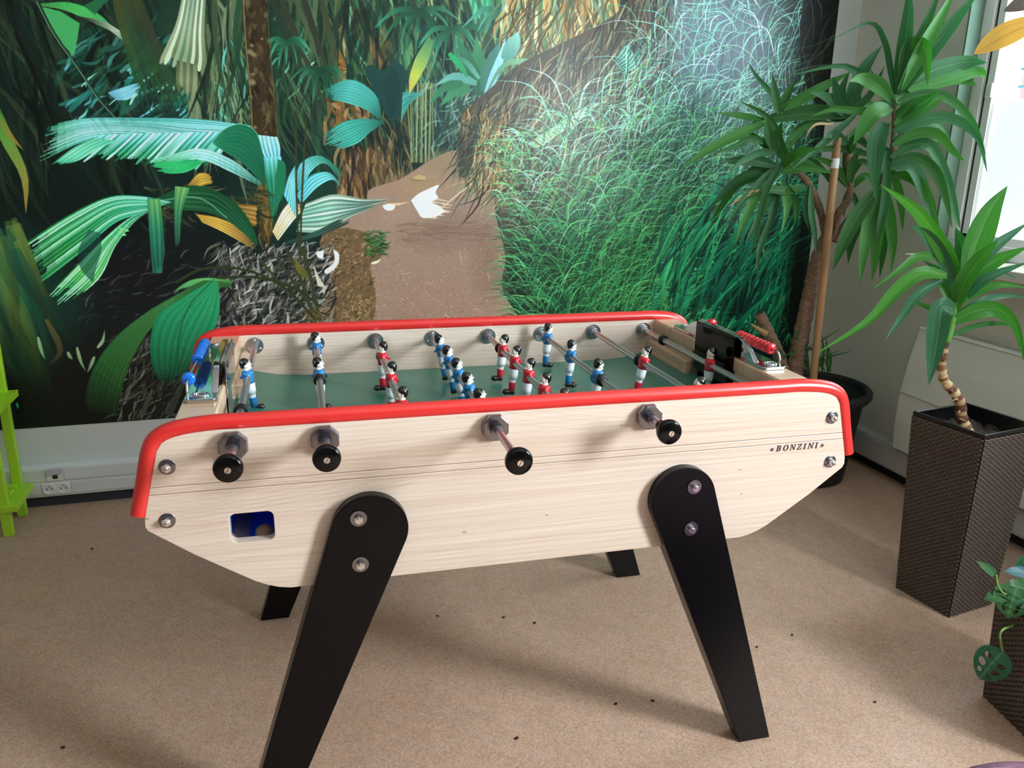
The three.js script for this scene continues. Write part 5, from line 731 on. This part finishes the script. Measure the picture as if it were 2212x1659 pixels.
// ---- plant on the window sill, only two of its leaves reach into the picture
{
  const o = [1.845, 0.91, -0.20], p = thing('potted_rubber_plant', 'rubber plant with a yellowing leaf standing on the window sill', 'potted plant', o);
  const L = (v) => v.clone().sub(V3(...o));
  mesh('pot', lathe([[0, 0], [0.042, 0], [0.058, 0.10], [0.062, 0.10], [0.062, 0.112], [0.055, 0.112], [0.052, 0.095], [0, 0.095]], 32), std('#b9b2a6', 0.5), p);
  mesh('soil', new THREE.CircleGeometry(0.053, 24).rotateX(-Math.PI / 2).translate(0, 0.098, 0), soilMat, p);
  mesh('stem', sweep([V3(0, 0.09, 0), V3(-0.01, 0.4, -0.01), V3(-0.04, 0.75, -0.02), V3(-0.06, 0.98, -0.03)], (t) => lerp(0.009, 0.005, t), 24, 10), std('#5a4632', 0.7), p);
  const Q = V3(1.80, 1.7, -0.33), yl = leafMat([176, 128, 34], [206, 160, 52], [150, 100, 50], 41), br = leafMat([62, 50, 42], [84, 68, 56], [100, 80, 60], 42), gr = brightLeaf[1];
  mesh('leaf', leafGeometry([px3(2262, 40, Q, 0), px3(2200, 62, Q, -0.01), px3(2150, 88, Q, -0.02), px3(2104, 117, Q, -0.03)].map(L), 0.070, 0.3, 0.12, 20, 0.5, 0.8), yl, p).userData.label = 'yellow ochre leaf';
  mesh('leaf', leafGeometry([px3(2290, -20, Q, 0.02), px3(2240, -4, Q, 0.01), px3(2205, 10, Q, 0), px3(2168, 25, Q, 0)].map(L), 0.055, 0.4, 0.12, 20, 0.5, 0.8), br, p).userData.label = 'dark brown leaf';
  for (let i = 0; i < 5; i++) { const a = i * 1.9 + 0.5, y = 0.5 + i * 0.1; mesh('leaf', leafGeometry([V3(-0.03, y, -0.01), V3(-0.03 + 0.03 * Math.cos(a), y + 0.05, 0.05 + 0.05 * Math.sin(a)), V3(-0.03 + 0.06 * Math.cos(a), y + 0.02, 0.13 + 0.08 * Math.sin(a))], 0.06, 0.3, 0.12, 12, 0.5), gr, p); }
}
// ---------------------------------------------------------------- lime green shelf, pouf, crumbs of soil
{
  const s = thing('plant_shelf', 'lime green painted wooden shelf beside the wall sockets', 'shelf', [-1.5, 0, -1.19]), m = phy('#a8dc2c', 0.45, { clearcoat: 0.2 });
  for (const [x, z] of [[0.147, 0.085], [0.147, -0.075], [-0.147, 0.085], [-0.147, -0.075]]) mesh('leg', box(0.03, 0.62, 0.024, 0, 0.31, 0, 0.003).applyMatrix4(new THREE.Matrix4().makeShear(x > 0 ? 0.05 : -0.05, 0, 0, 0, 0, 0)).translate(x - (x > 0 ? 0.0 : 0), 0, z), m, s);
  for (const y of [0.10, 0.44]) { for (const x of [-0.15, 0.152]) mesh('crossbar', box(0.05, 0.022, 0.20, x + (x > 0 ? 0.012 : -0.012), y, 0.005, 0.002), m, s); for (let k = 0; k < 3; k++) mesh('slat', box(0.30, 0.012, 0.05, 0, y + 0.018, -0.06 + k * 0.062, 0.002), m, s); }
}
{
  const n = tileNoise(90, 3), t = dataTex(256, 256, (x, y) => { const k = (n(x / 256, y / 256) - 0.5) * 40; return [128 + k, 92 + k, 112 + k]; });
  const p = thing('pouf', 'round mauve felt pouf in front of the low planter', 'pouf', [0.632, 0, 1.062]);
  mesh('cushion', lathe([[0, 0], [0.20, 0], [0.225, 0.02], [0.235, 0.08], [0.237, 0.15], [0.232, 0.24], [0.218, 0.278], [0.19, 0.295], [0.10, 0.302], [0, 0.303]], 56), new THREE.MeshStandardMaterial({ map: t, roughness: 0.95 }), p);
  mesh('seam', new THREE.TorusGeometry(0.226, 0.003, 8, 56).rotateX(Math.PI / 2).translate(0, 0.265, 0), std('#6d4c60', 0.9), p);
}
{
  const r = rng(8), m = std('#2a1d12', 0.95);
  for (const [u, v] of [[1635, 1397], [1711, 1371], [1410, 1513], [1502, 1232], [1330, 1520], [1088, 1333], [1155, 1345], [945, 1330], [1116, 1594], [1890, 1516], [136, 1614], [199, 1185]]) {
    const p = atY(u, v, 0.002), g = new THREE.IcosahedronGeometry(0.0026 + r() * 0.0016, 1).scale(1.5, 0.6, 1).rotateY(r() * 6).translate(p.x, 0.0018, p.z);
    tag(mesh('soil_crumb', g, m), 'tiny dark crumb of soil on the brown floor', 'crumb', 'crumbs of soil scattered on the floor');
  }
}
scene.traverse((o) => { if (o.isMesh) { o.castShadow = true; o.receiveShadow = true; } });
renderer.render(scene, camera);
